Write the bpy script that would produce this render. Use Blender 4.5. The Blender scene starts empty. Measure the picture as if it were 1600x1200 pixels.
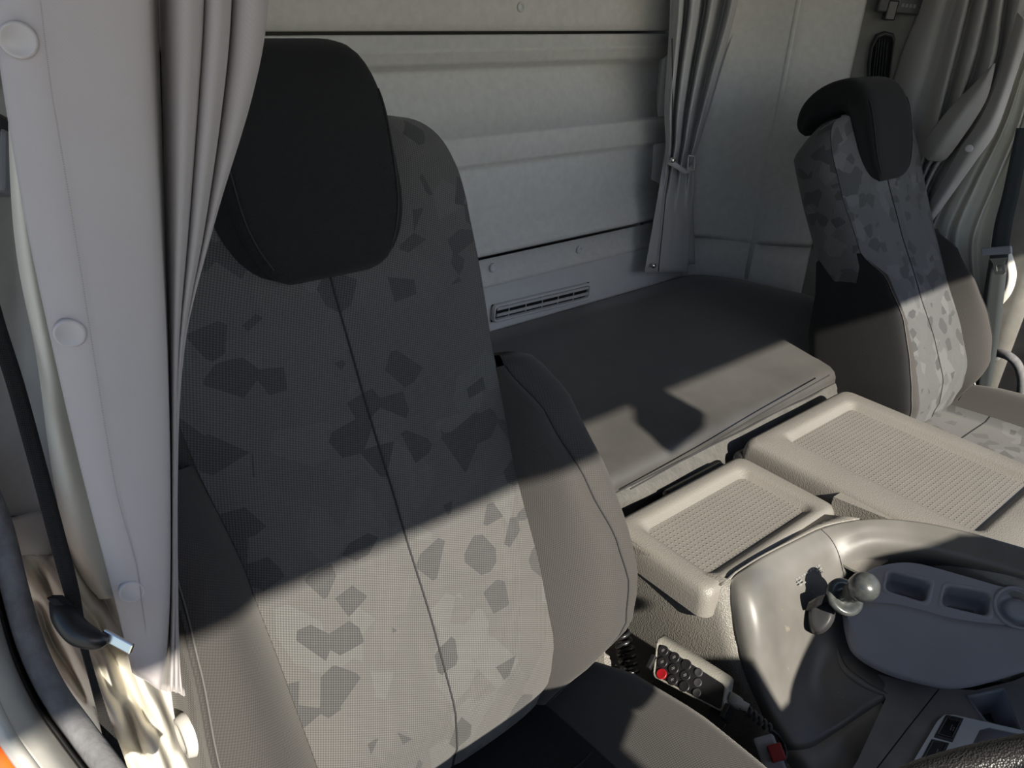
import bpy, bmesh, math, random
from mathutils import Vector as Vec, Matrix
random.seed(7)

# ------------------------------------------------------------------ camera
S = bpy.context.scene
COL = S.collection
CZ = 1.35                       # camera height above the cab floor
YAW, PITCH, ROLL, FPX = math.radians(40.5), math.radians(27.5), math.radians(2.5), 1200.0
_F = Vec((math.sin(YAW)*math.cos(PITCH), math.cos(YAW)*math.cos(PITCH), -math.sin(PITCH)))
_R0 = Vec((math.cos(YAW), -math.sin(YAW), 0)); _U0 = _R0.cross(_F)
_R = _R0*math.cos(ROLL) + _U0*math.sin(ROLL)
_U = _U0*math.cos(ROLL) - _R0*math.sin(ROLL)
CAMP = Vec((0, 0, CZ))
cd = bpy.data.cameras.new('camera'); cam = bpy.data.objects.new('camera', cd); COL.objects.link(cam)
cd.sensor_fit = 'HORIZONTAL'; cd.sensor_width = 36; cd.lens = 36*FPX/1600; cd.clip_start = 0.01; cd.clip_end = 200
cam.matrix_world = Matrix(((_R.x, _U.x, -_F.x, 0), (_R.y, _U.y, -_F.y, 0), (_R.z, _U.z, -_F.z, CZ), (0, 0, 0, 1)))
S.camera = cam

# ------------------------------------------------------------------ world, sun, exposure
SKY = 0.21
W = bpy.data.worlds.new('sky'); S.world = W; W.use_nodes = True
bg = W.node_tree.nodes['Background']
sky = W.node_tree.nodes.new('ShaderNodeTexSky'); sky.sky_type = 'NISHITA'; sky.sun_disc = False
sky.sun_elevation = math.radians(35); sky.sun_rotation = math.radians(180); sky.dust_density = 0.7; sky.air_density = 1.0
W.node_tree.links.new(sky.outputs[0], bg.inputs[0]); bg.inputs[1].default_value = SKY
sd = bpy.data.lights.new('sun', 'SUN'); sd.energy = 10.0; sd.angle = math.radians(0.6); sd.color = (1.0, 0.93, 0.81)
sun = bpy.data.objects.new('sun', sd); COL.objects.link(sun)
SUN_B = .22                      # sideways drift of the sunlight towards the passenger side
SUN_DIR = Vec((SUN_B, 1.0, -0.70))
sun.rotation_euler = SUN_DIR.to_track_quat('-Z', 'Y').to_euler()
sun.location = (1, -4, 5)
S.view_settings.view_transform = 'Standard'; S.view_settings.look = 'None'
S.view_settings.exposure = 0.0; S.view_settings.gamma = 1.0; S.view_settings.use_curve_mapping = False

# ------------------------------------------------------------------ measuring helpers (points at real depths)
def ray(px, py): return _F + _R*((px-800)/FPX) - _U*((py-600)/FPX)
def pd(px, py, d): return CAMP + ray(px, py)*d
def ony(px, py, y): r = ray(px, py); return CAMP + r*(y/r.y)
def onx(px, py, x): r = ray(px, py); return CAMP + r*(x/r.x)
def onz(px, py, zr): r = ray(px, py); return CAMP + r*(zr/r.z)      # zr: height relative to the camera
def V(x, y, zr): return Vec((x, y, zr+CZ))

# ------------------------------------------------------------------ mesh helpers
def prop(o, label=None, cat=None, group=None, kind=None):
    if label: o['label'] = label
    if cat: o['category'] = cat
    if group: o['group'] = group
    if kind: o['kind'] = kind
    return o
def thing(name, loc, label=None, cat=None, group=None, kind=None):
    o = bpy.data.objects.new(name, None); COL.objects.link(o); o.location = loc; o.empty_display_size = .05
    return prop(o, label, cat, group, kind)
def link(name, me, mat, parent=None):
    o = bpy.data.objects.new(name, me); COL.objects.link(o)
    if mat: me.materials.append(mat)
    if parent:
        o.parent = parent
        o.matrix_parent_inverse = Matrix.Translation(-parent_loc(parent))
    return o
def parent_loc(p):
    v = Vec(p.location)
    if p.parent:
        v = Vec(p.location)  # meshes under empties stay at world identity
    return v
def mesh(name, vs, fs, mat, parent=None, smooth=True, uvs=None, solid=0, sub=0, bev=0, off=-1):
    me = bpy.data.meshes.new(name); me.from_pydata([tuple(v) for v in vs], [], fs); me.update()
    if uvs:
        l = me.uv_layers.new(name='UVMap')
        for lp in me.loops: l.data[lp.index].uv = uvs[lp.vertex_index]
    if smooth: me.polygons.foreach_set('use_smooth', [True]*len(me.polygons))
    o = link(name, me, mat, parent)
    if solid:
        m = o.modifiers.new('s', 'SOLIDIFY'); m.thickness = solid; m.offset = off
    if bev:
        m = o.modifiers.new('b', 'BEVEL'); m.width = bev; m.segments = 2; m.limit_method = 'ANGLE'
    if sub:
        m = o.modifiers.new('u', 'SUBSURF'); m.levels = sub; m.render_levels = sub
    return o
def gridmesh(rows, closeu=False):
    n = len(rows[0]); vs = [p for r in rows for p in r]; fs = []
    for i in range(len(rows)-1):
        for j in range(n if closeu else n-1):
            k = (j+1) % n
            fs.append((i*n+j, i*n+k, (i+1)*n+k, (i+1)*n+j))
    # metric uv: mean running length
    us = [0.0]
    mid = rows[len(rows)//2]
    for j in range(1, n): us.append(us[-1] + (mid[j]-mid[j-1]).length)
    vsum = [0.0]
    for i in range(1, len(rows)): vsum.append(vsum[-1] + (rows[i][n//2]-rows[i-1][n//2]).length)
    uv = [(us[j], vsum[i]) for i in range(len(rows)) for j in range(n)]
    return vs, fs, uv
def grid(name, rows, mat, parent=None, closeu=False, caps=False, **k):
    vs, fs, uv = gridmesh(rows, closeu)
    if caps:
        n = len(rows[0]); fs = fs + [tuple(range(n-1, -1, -1)), tuple(range((len(rows)-1)*n, len(rows)*n))]
    return mesh(name, vs, fs, mat, parent, uvs=uv, **k)
def cr(pts, n, closed=False):
    """Catmull-Rom through pts (Vec or tuple), n samples per span"""
    P = [Vec(p) for p in pts]; out = []; m = len(P)
    for i in range(m if closed else m-1):
        if closed: a, b, c, d = P[(i-1) % m], P[i], P[(i+1) % m], P[(i+2) % m]
        else: a, b, c, d = P[max(i-1, 0)], P[i], P[i+1], P[min(i+2, m-1)]
        for k in range(n):
            t = k/n
            out.append(.5*((2*b) + (c-a)*t + (2*a-5*b+4*c-d)*t*t + (3*b-a-3*c+d)*t**3))
    if not closed: out.append(P[-1])
    return out
def smoothgrid(rows, nu, nv):
    a = [cr(r, nu) for r in rows]
    cols = [cr([r[j] for r in a], nv) for j in range(len(a[0]))]
    return [[cols[j][i] for j in range(len(cols))] for i in range(len(cols[0]))]
def interp(tab, t):
    if t <= tab[0][0]: return tab[0][1]
    for (a, x), (b, y) in zip(tab, tab[1:]):
        if t <= b:
            u = (t-a)/(b-a); u = u*u*(3-2*u)*.5 + u*.5
            return x + (y-x)*u
    return tab[-1][1]
def box(name, a, b, mat, parent=None, bev=0, smooth=False):
    x0, y0, z0 = a; x1, y1, z1 = b
    vs = [(x, y, z) for z in (z0, z1) for x, y in ((x0, y0), (x1, y0), (x1, y1), (x0, y1))]
    fs = [(3, 2, 1, 0), (4, 5, 6, 7), (0, 1, 5, 4), (1, 2, 6, 5), (2, 3, 7, 6), (3, 0, 4, 7)]
    return mesh(name, vs, fs, mat, parent, smooth=smooth, bev=bev)
def obox(name, c, ax, ay, az, hx, hy, hz, mat, parent=None, bev=0):
    c = Vec(c); vs = [c+ax*(sx*hx)+ay*(sy*hy)+az*(sz*hz) for sz in (-1, 1) for sx, sy in ((-1, -1), (1, -1), (1, 1), (-1, 1))]
    fs = [(3, 2, 1, 0), (4, 5, 6, 7), (0, 1, 5, 4), (1, 2, 6, 5), (2, 3, 7, 6), (3, 0, 4, 7)]
    return mesh(name, vs, fs, mat, parent, smooth=False, bev=bev)
def frame_of(d):
    d = d.normalized(); u = Vec((0, 0, 1)) if abs(d.z) < .9 else Vec((1, 0, 0))
    a = d.cross(u).normalized(); return a, d.cross(a).normalized()
def tuberows(pts, r, seg=8, flat=None):
    rows = []; P = [Vec(p) for p in pts]; a0 = None
    for i, p in enumerate(P):
        d = (P[min(i+1, len(P)-1)] - P[max(i-1, 0)])
        if d.length < 1e-9: d = Vec((0, 0, 1))
        d.normalize()
        if a0 is None: a0, _ = frame_of(d)
        a0 = (a0 - d*a0.dot(d)).normalized(); b0 = d.cross(a0)
        rr = r[i] if isinstance(r, (list, tuple)) else r
        rows.append([p + a0*(math.cos(q*2*math.pi/seg)*rr) + b0*(math.sin(q*2*math.pi/seg)*rr) for q in range(seg)])
    return rows
def tube(name, pts, r, mat, parent=None, seg=8, **k):
    return grid(name, tuberows(pts, r, seg), mat, parent, closeu=True, caps=True, **k)
def lathe(name, c, axis, prof, mat, parent=None, seg=24, **k):
    a, b = frame_of(axis); ax = axis.normalized(); c = Vec(c)
    rows = [[c + ax*h + a*(math.cos(q*2*math.pi/seg)*r) + b*(math.sin(q*2*math.pi/seg)*r) for q in range(seg)] for h, r in prof]
    return grid(name, rows, mat, parent, closeu=True, caps=True, **k)
def rrect(x0, x1, y0, y1, r, n=6):
    out = []
    for cx, cy, a0 in ((x1-r, y1-r, 0), (x0+r, y1-r, 90), (x0+r, y0+r, 180), (x1-r, y0+r, 270)):
        for k in range(n+1):
            a = math.radians(a0 + 90*k/n); out.append((cx+r*math.cos(a), cy+r*math.sin(a)))
    return out
def fillholes(name, outer, holes, mat, parent=None, solid=0, smooth=False):
    bm = bmesh.new(); es = []
    for lp in [outer]+holes:
        v = [bm.verts.new(p) for p in lp]
        es += [bm.edges.new((v[i], v[(i+1) % len(v)])) for i in range(len(v))]
    bmesh.ops.triangle_fill(bm, edges=es, use_beauty=True)
    me = bpy.data.meshes.new(name); bm.normal_update(); bm.to_mesh(me); bm.free()
    o = link(name, me, mat, parent)
    if solid:
        m = o.modifiers.new('s', 'SOLIDIFY'); m.thickness = solid; m.offset = 0
    return o
def quadmap(q, u, v):
    a, b, c, d = q        # a(0,0) b(1,0) c(1,1) d(0,1)
    return a*((1-u)*(1-v)) + b*(u*(1-v)) + c*(u*v) + d*((1-u)*v)
def bars(name, c, ax, ay, az, w, lines, mat, parent=None):
    """rows of tiny printed marks as one flat mesh; lines: (offset along ay, [(start, end) along ax], height)"""
    vs, fs = [], []
    for o, segs, h in lines:
        for a, b in segs:
            k = len(vs)
            vs += [c+ax*(a*w)+ay*(o-h/2), c+ax*(b*w)+ay*(o-h/2), c+ax*(b*w)+ay*(o+h/2), c+ax*(a*w)+ay*(o+h/2)]
            fs.append((k, k+1, k+2, k+3))
    return mesh(name, vs, fs, mat, parent, smooth=False)

# ------------------------------------------------------------------ materials
def newmat(name, col, rough=.7, metal=0., sheen=0., spec=.5, coat=0.):
    m = bpy.data.materials.new(name); m.use_nodes = True
    b = m.node_tree.nodes['Principled BSDF']
    b.inputs['Base Color'].default_value = (*col, 1); b.inputs['Roughness'].default_value = rough
    b.inputs['Metallic'].default_value = metal; b.inputs['Specular IOR Level'].default_value = spec
    if sheen:
        b.inputs['Sheen Weight'].default_value = sheen; b.inputs['Sheen Roughness'].default_value = .45
        b.inputs['Sheen Tint'].default_value = (1, .97, .92, 1)
    if coat: b.inputs['Coat Weight'].default_value = coat; b.inputs['Coat Roughness'].default_value = .25
    return m
class N:
    def __init__(s, m): s.t = m.node_tree; s.b = s.t.nodes['Principled BSDF']
    def n(s, ty, **k):
        o = s.t.nodes.new(ty)
        for a, v in k.items(): setattr(o, a, v)
        return o
    def l(s, a, b): s.t.links.new(a, b)
    def math(s, op, a, b=None):
        o = s.n('ShaderNodeMath', operation=op)
        for i, x in enumerate((a, b)):
            if x is None: continue
            if isinstance(x, (int, float)): o.inputs[i].default_value = x
            else: s.l(x, o.inputs[i])
        return o.outputs[0]
    def coord(s, uv): return s.n('ShaderNodeTexCoord').outputs['UV' if uv else 'Object']
    def noise(s, co, scale, detail=3, rough=.55):
        o = s.n('ShaderNodeTexNoise'); o.inputs['Scale'].default_value = scale; o.inputs['Detail'].default_value = detail
        o.inputs['Roughness'].default_value = rough; s.l(co, o.inputs['Vector']); return o.outputs['Fac']
    def voro(s, co, scale, feature='F1', rnd=1., out='Distance'):
        o = s.n('ShaderNodeTexVoronoi', feature=feature); o.inputs['Scale'].default_value = scale; o.inputs['Randomness'].default_value = rnd
        s.l(co, o.inputs['Vector']); return o.outputs[out]
    def ramp(s, f, stops, const=False):
        o = s.n('ShaderNodeValToRGB'); e = o.color_ramp
        if const: e.interpolation = 'CONSTANT'
        while len(e.elements) > len(stops): e.elements.remove(e.elements[-1])
        while len(e.elements) < len(stops): e.elements.new(.5)
        for x, (p, c) in zip(e.elements, stops): x.position = p; x.color = (*c, 1) if len(c) == 3 else c
        s.l(f, o.inputs[0]); return o.outputs[0]
    def mix(s, f, a, b, mode='MIX'):
        o = s.n('ShaderNodeMix', data_type='RGBA', blend_type=mode)
        for i, x in ((0, f), (6, a), (7, b)):
            if isinstance(x, (int, float)): o.inputs[i].default_value = x
            elif isinstance(x, tuple): o.inputs[i].default_value = (*x, 1)
            else: s.l(x, o.inputs[i])
        return o.outputs[2]
    def bump(s, h, strength=.3, dist=.001, prev=None):
        o = s.n('ShaderNodeBump'); o.inputs['Strength'].default_value = strength; o.inputs['Distance'].default_value = dist
        s.l(h, o.inputs['Height'])
        if prev is not None: s.l(prev, o.inputs['Normal'])
        s.l(o.outputs[0], s.b.inputs['Normal']); return o.outputs[0]
    def weave(s, co, pitch):
        x = s.n('ShaderNodeSeparateXYZ'); s.l(co, x.inputs[0])
        k = 2*math.pi/pitch
        a = s.math('SINE', s.math('MULTIPLY', s.math('ADD', x.outputs[0], s.math('MULTIPLY', x.outputs[1], .5)), k))
        b = s.math('SINE', s.math('MULTIPLY', s.math('SUBTRACT', x.outputs[1], s.math('MULTIPLY', x.outputs[0], .35)), k))
        return s.math('ADD', s.math('MULTIPLY', s.math('MULTIPLY', a, b), .5), .5)

def m_noise(name, c0, c1, scale, rough=.8, uv=False, bs=.3, bscale=None, sheen=0., spec=.5, bd=.001, metal=0.):
    m = newmat(name, c0, rough, sheen=sheen, spec=spec, metal=metal); q = N(m); co = q.coord(uv)
    f = q.noise(co, scale)
    q.l(q.ramp(f, [(.3, c0), (.7, c1)]), q.b.inputs['Base Color'])
    if bs: q.bump(q.noise(co, bscale or scale*3), bs, bd)
    return m
def m_leather(name, c, rough=.45, scale=420, bs=.4, mottled=.12, spec=.5, sheen=0.):
    m = newmat(name, c, rough, spec=spec, sheen=sheen); q = N(m); co = q.coord(False)
    f = q.noise(co, 9)
    d = tuple(x*(1-mottled) for x in c); u = tuple(min(1, x*(1+mottled)) for x in c)
    q.l(q.ramp(f, [(.3, d), (.7, u)]), q.b.inputs['Base Color'])
    q.bump(q.voro(co, scale), bs, .0012)
    return m
def m_fabric(name, base, dark, light, pitch=.0038, scale=30, sheen=.2):
    m = newmat(name, base, .92, sheen=sheen, spec=.25); q = N(m); co = q.coord(True)
    wv = q.weave(co, pitch)
    # scattered polygon patches
    o = q.n('ShaderNodeTexVoronoi'); o.inputs['Scale'].default_value = scale; o.inputs['Randomness'].default_value = .95
    mp = q.n('ShaderNodeMapping'); mp.inputs['Rotation'].default_value = (0, 0, .5); mp.inputs['Scale'].default_value = (1.0, 1.25, 1); q.l(co, mp.inputs[0]); q.l(mp.outputs[0], o.inputs['Vector'])
    sp = q.n('ShaderNodeSeparateColor'); q.l(o.outputs['Color'], sp.inputs[0])
    isd = q.math('GREATER_THAN', sp.outputs[0], .82)
    o2 = q.n('ShaderNodeTexVoronoi'); o2.inputs['Scale'].default_value = scale*.8; q.l(co, o2.inputs['Vector'])
    sp2 = q.n('ShaderNodeSeparateColor'); q.l(o2.outputs['Color'], sp2.inputs[0])
    isl = q.math('GREATER_THAN', sp2.outputs[1], .80)
    o3 = q.n('ShaderNodeTexVoronoi', distance='MANHATTAN'); o3.inputs['Scale'].default_value = scale*.55; q.l(co, o3.inputs['Vector'])
    sp3 = q.n('ShaderNodeSeparateColor'); q.l(o3.outputs['Color'], sp3.inputs[0])
    c = q.mix(q.math('MULTIPLY', sp3.outputs[2], .22), base, dark)
    c = q.mix(q.math('MULTIPLY', isl, .8), c, light)
    c = q.mix(isd, c, dark)
    wamp = q.math('ADD', q.math('MULTIPLY', isd, .15), .68)
    c = q.mix(q.math('MULTIPLY', wv, wamp), c, (.012, .012, .013))
    q.l(c, q.b.inputs['Base Color'])
    q.bump(wv, .5, .0008)
    return m
def m_weave(name, c, pitch=.003, sheen=.2, amt=.35, bs=.5, rough=.92, spec=.25):
    m = newmat(name, c, rough, sheen=sheen, spec=spec); q = N(m); co = q.coord(True)
    wv = q.weave(co, pitch); nz = q.noise(co, 14)
    cc = q.mix(q.math('MULTIPLY', wv, amt), c, tuple(x*.35 for x in c))
    cc = q.mix(q.math('MULTIPLY', nz, .35), cc, tuple(x*.75 for x in c))
    q.l(cc, q.b.inputs['Base Color']); q.bump(wv, bs, .0007)
    return m
def m_dots(name, c, pitch=.0085):
    m = newmat(name, c, .42); q = N(m); co = q.coord(False)
    x = q.n('ShaderNodeSeparateXYZ'); q.l(co, x.inputs[0]); k = 2*math.pi/pitch
    a = q.math('COSINE', q.math('MULTIPLY', x.outputs[0], k)); b = q.math('COSINE', q.math('MULTIPLY', x.outputs[1], k))
    h = q.math('MAXIMUM', q.math('SUBTRACT', q.math('MULTIPLY', q.math('ADD', a, b), .5), .55), 0)
    n1 = q.bump(h, .9, .0022)
    q.l(q.ramp(q.noise(co, 12), [(.3, tuple(v*.92 for v in c)), (.7, c)]), q.b.inputs['Base Color'])
    return m

M = {}
M['panel'] = m_fabric('patterned_grey_seat_fabric', (.126, .122, .117), (.086, .085, .085), (.137, .137, .132))
M['panel_p'] = m_fabric('patterned_bluegrey_seat_fabric', (.120, .122, .123), (.078, .080, .082), (.155, .157, .159), scale=34)
M['bolster'] = m_weave('black_seat_weave', (.066, .062, .059), pitch=.0036, amt=.75, sheen=.12)
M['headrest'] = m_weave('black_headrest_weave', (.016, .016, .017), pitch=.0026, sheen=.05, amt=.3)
M['stitch'] = newmat('dark_thread', (.02, .02, .021), .9)
M['stitch_l'] = newmat('pale_thread', (.33, .31, .29), .9)
M['stitch_m'] = newmat('grey_thread', (.10, .095, .09), .9)
M['curtain'] = m_weave('grey_curtain_twill', (.43, .40, .405), pitch=.0014, sheen=.15, amt=.12, bs=.06)
M['lining'] = m_noise('cream_curtain_lining', (.64, .61, .53), (.72, .69, .61), 8, .8, bs=.1, bscale=300, sheen=.1)
M['lining_p'] = m_noise('window_lit_cream_lining', (.76, .73, .64), (.82, .79, .70), 8, .8, bs=.1, bscale=300)  # cream lightened in place of daylight from the passenger window
M['curtain_p'] = m_noise('taupe_curtain_cloth', (.36, .345, .33), (.42, .40, .385), 6, .85, bs=.15, bscale=500, sheen=.15)
M['curtain_b'] = m_noise('grey_bunk_curtain_cloth', (.40, .40, .405), (.46, .46, .465), 6, .6, bs=.1, bscale=500, sheen=.1)
M['button'] = newmat('grey_snap_cap', (.42, .40, .41), .35)
M['steel'] = newmat('bright_steel', (.75, .74, .72), .22, metal=1.)
M['felt'] = m_noise('grey_felt_lining', (.50, .495, .475), (.56, .555, .53), 60, .95, bs=.35, bscale=350, sheen=.1)
M['wallplastic'] = m_noise('grey_moulded_plastic', (.50, .51, .512), (.54, .55, .552), 20, .6, bs=.12, bscale=300)
M['darkplastic'] = m_noise('dark_grey_plastic', (.03, .03, .032), (.045, .045, .047), 30, .5, bs=.1, bscale=400)
M['black'] = newmat('black_plastic', (.012, .012, .013), .35)
M['void'] = newmat('black_unlit_depth', (.004, .004, .004), .9)  # near-black colour stands in for unlit depth in ducts, slots and gaps
M['vinyl'] = m_leather('black_bunk_vinyl', (.040, .038, .036), rough=.5, scale=900, bs=.12, mottled=.25, spec=.6, sheen=.25)
M['flap'] = m_noise('grey_bunk_skirt_cloth', (.060, .058, .053), (.085, .082, .075), 14, .6, bs=.6, bscale=45, bd=.006)
M['tray'] = m_leather('beige_grey_console_plastic', (.182, .171, .154), rough=.45, scale=520, bs=.35, mottled=.05)
M['traydot'] = m_dots('dimpled_tray_mat', (.176, .165, .149))
M['side'] = m_leather('grained_console_side', (.135, .127, .113), rough=.5, scale=440, bs=.6, mottled=.08)
M['pod'] = m_noise('slate_grey_console_plastic', (.235, .24, .27), (.255, .26, .29), 16, .5, bs=.05, bscale=500)
M['floorpl'] = m_noise('scuffed_dark_console_plastic', (.15, .145, .143), (.20, .193, .186), 26, .42, bs=.05, bscale=300)
M['rubber'] = m_noise('grey_rubber_seal', (.10, .10, .105), (.16, .16, .165), 90, .85, bs=.5, bscale=300)
M['belt'] = m_weave('black_belt_webbing', (.018, .017, .017), pitch=.002, sheen=.1, amt=.5)
M['belt_p'] = m_weave('grey_belt_webbing', (.05, .057, .06), pitch=.002, sheen=.1, amt=.4)
M['orange'] = newmat('orange_body_paint', (.75, .12, .015), .25, coat=.6)
M['red'] = newmat('red_plastic', (.24, .007, .010), .35)
M['white'] = newmat('white_print', (.5, .5, .5), .6)
M['greyprint'] = newmat('grey_print', (.19, .19, .18), .6)
M['leather'] = m_leather('black_wheel_leather', (.022, .021, .02), rough=.42, scale=650, bs=.55, spec=.6)
M['knob'] = m_noise('worn_grey_knob', (.028, .032, .033), (.075, .08, .078), 60, .28, bs=.12, bscale=200)
M['handset'] = m_leather('pale_grey_handset_case', (.26, .25, .22), rough=.5, scale=600, bs=.4)
M['pillar'] = m_noise('pale_pillar_trim', (.40, .39, .36), (.50, .49, .46), 20, .75, bs=.1, bscale=200)
M['ground'] = m_noise('pale_concrete_ground', (.30, .29, .27), (.38, .37, .35), 3, .9, bs=0)
M['doorcard'] = m_noise('dark_door_card', (.06, .055, .055), (.08, .075, .075), 20, .6, bs=.1, bscale=300)
M['side_shade'] = m_noise('shade_dark_side_wall', (.15, .145, .13), (.19, .185, .17), 30, .9, bs=.2, bscale=300)  # side wall colour darkened to carry the shade beside the curtains
M['headliner'] = m_noise('light_headliner', (.26, .26, .26), (.29, .29, .29), 30, .95, bs=0)
def m_trim():
    m = newmat('worn_silver_console_trim', (.2, .19, .17), .40, spec=.5); q = N(m); co = q.coord(False)
    f = q.noise(co, 11, 4); w = q.math('GREATER_THAN', q.noise(co, 17, 6, .65), .66)
    c = q.ramp(f, [(.3, (.100, .097, .090)), (.7, (.138, .132, .121))])
    c = q.mix(w, c, (.18, .165, .135)); q.l(c, q.b.inputs['Base Color'])
    q.l(q.ramp(f, [(.3, (.36,)*3), (.7, (.50,)*3)]), q.b.inputs['Roughness'])
    return m
M['trim'] = m_trim()

# ------------------------------------------------------------------ the cab shell (setting)
XR, YREAR, ZTOP = 2.20, 1.34, 1.98
box('floor', (-.02, -1.0, -.06), (XR+.05, 1.5, 0), M['darkplastic'])['kind'] = 'structure'
box('ceiling', (-.60, -.72, ZTOP), (XR+.1, 1.5, ZTOP+.05), M['headliner'])['kind'] = 'structure'
# ground outside
mesh('ground', [(-40, -40, -1.15), (40, -40, -1.15), (40, 40, -1.15), (-40, 40, -1.15)], [(0, 1, 2, 3)], M['ground'])['kind'] = 'structure'
# windscreen header: its lower edge throws the long shadow line over the seats
HW = -.092
hy = -.70; hz = CZ + HW - .7*hy
box('trim_1', (-.60, hy-.05, hz), (XR+.05, hy, ZTOP+.02), M['headliner'])['kind'] = 'structure'

# rear wall with its moulded relief
wr = thing('wall_rear', (0.7, YREAR, 0), kind='structure')
prof0 = [(-400, .014), (30, .014), (46, .012), (48.5, .004), (48.6, -.02)]
prof = [(53.5, -.02), (53.6, -.002), (56, .002), (73, .002), (77, .010), (81, .002), (93, .0), (99, -.010), (104, -.034), (110, -.042), (122, -.038), (150, -.024), (204, -.006),
        (207, .008), (212, .010), (248, .010), (252, .007), (256, -.010), (262, -.008), (335, .0), (350, .014), (371, .028), (377, .029), (383, .036), (390, .036), (392, .02)]
prof2 = [(395.5, .0), (396, .024), (425, .026), (431, .034), (440, .038), (560, .040), (760, .04)]
def wallstrip(name, pr, x0, x1, mat, xs=12):
    rows = []
    for py, o in pr:
        p = ony(800, py, YREAR-o); rows.append([Vec((x0+(x1-x0)*k/xs, YREAR-o, p.z)) for k in range(xs+1)])
    return grid(name, rows, mat, wr, solid=.02, off=1)
wallstrip('upper_board', prof0, -.35, 1.70, M['felt'])
wallstrip('main_panel', prof, -.35, 1.685, M['felt'])
wallstrip('lower_panel', prof2[:5], -.35, 1.72, M['felt'])
wallstrip('vent_ledge', prof2[4:], -.35, 1.74, M['wallplastic'])
box('wall_backing', (-.4, YREAR+.07, 0), (2.3, YREAR+.10, ZTOP), M['darkplastic'], wr)
# corner and side wall
foot = [(1.60, 1.362), (1.74, 1.355), (1.80, 1.335), (1.86, 1.27), (1.905, 1.195), (1.915, 1.18), (1.96, 1.135), (2.00, 1.10), (2.03, 1.085), (2.09, 1.02), (2.14, .92), (2.17, .75), (2.18, .55)]
wc = thing('wall_right', (2.0, 1.1, 0), kind='structure')
rows = []
for z in (.3, .62, .66, .72, .722, .726, .74, 1.0, 1.3, 1.6, ZTOP):
    o = -.0015 if .72 < z < .725 else 0
    rows.append([Vec((p.x, p.y-o, z)) for p in cr([(a, b, 0) for a, b in foot], 4)])
grid('corner_panel', [r[:31] for r in rows], M['felt'], wc, solid=.02, off=1)
grid('shaded_side_wall', [[p+Vec((.006, .006, 0)) for p in r[28:]] for r in rows], M['side_shade'], wc, solid=.02, off=1)  # rest of the side wall, split off for its painted-in shade
# raised pressed rib of the corner panel
rib = [ (1.893, 1.19, z) for z in (.62, .8, 1.0, 1.3, 1.6, 1.9)]
tube('pressed_rib', rib, .010, M['felt'], wc, seg=8)
# passenger door frame and door
box('door_jamb', (2.17, .48, .0), (2.25, .58, ZTOP), M['darkplastic'], wc, bev=.01)
d1 = thing('door_1', (2.2, .1, 0), kind='structure')
box('door_panel', (2.16, -.65, .05), (2.22, .47, .85), M['doorcard'], d1, bev=.015)
box('window_frame', (2.17, -.66, 1.82), (2.22, .48, ZTOP), M['doorcard'], d1)
# driver side pillar wall behind the door opening
wl = thing('wall_left', (-.06, .9, 0), kind='structure')
box('pillar_shell', (-.16, .60, 0), (-.07, 1.45, ZTOP), M['pillar'], wl)
box('front_pillar', (-.66, -.95, .0), (-.58, -.70, ZTOP), M['darkplastic'], wl)
box('front_wall', (-.6, -.98, .0), (XR+.1, -.93, .80), M['darkplastic'], wl)

# ------------------------------------------------------------------ seats
NC = [(0, .0), (.04, .026), (.088, .040), (.175, .037), (.3, .022), (.436, .007), (.54, 0), (.7, -.004)]
HWT = [(0, .128), (.05, .142), (.1, .147), (.2, .152), (.3, .156), (.42, .170), (.54, .183), (.62, .185), (.65, .180), (.672, .168), (.688, .145), (.696, .105)]
SEAM_S = [(.0, .135), (.03, .17), (.05, .205), (.078, .228), (.138, .234), (.19, .226), (.262, .207), (.349, .192), (.41, .180)]
SEAM_N = [(.0, .01), (.03, .035), (.05, .055), (.078, .075), (.138, .088), (.19, .090), (.262, .083), (.349, .055), (.41, .012)]
OUT_S = [(.0, .15), (.03, .19), (.05, .225), (.08, .250), (.111, .262), (.157, .266), (.224, .262), (.3, .254), (.364, .250), (.395, .246), (.41, .236)]
SEAM_L = [(.0, .135), (.03, .18), (.05, .21), (.078, .232), (.138, .236), (.19, .233), (.262, .225), (.32, .219), (.385, .213), (.41, .206)]
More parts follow.
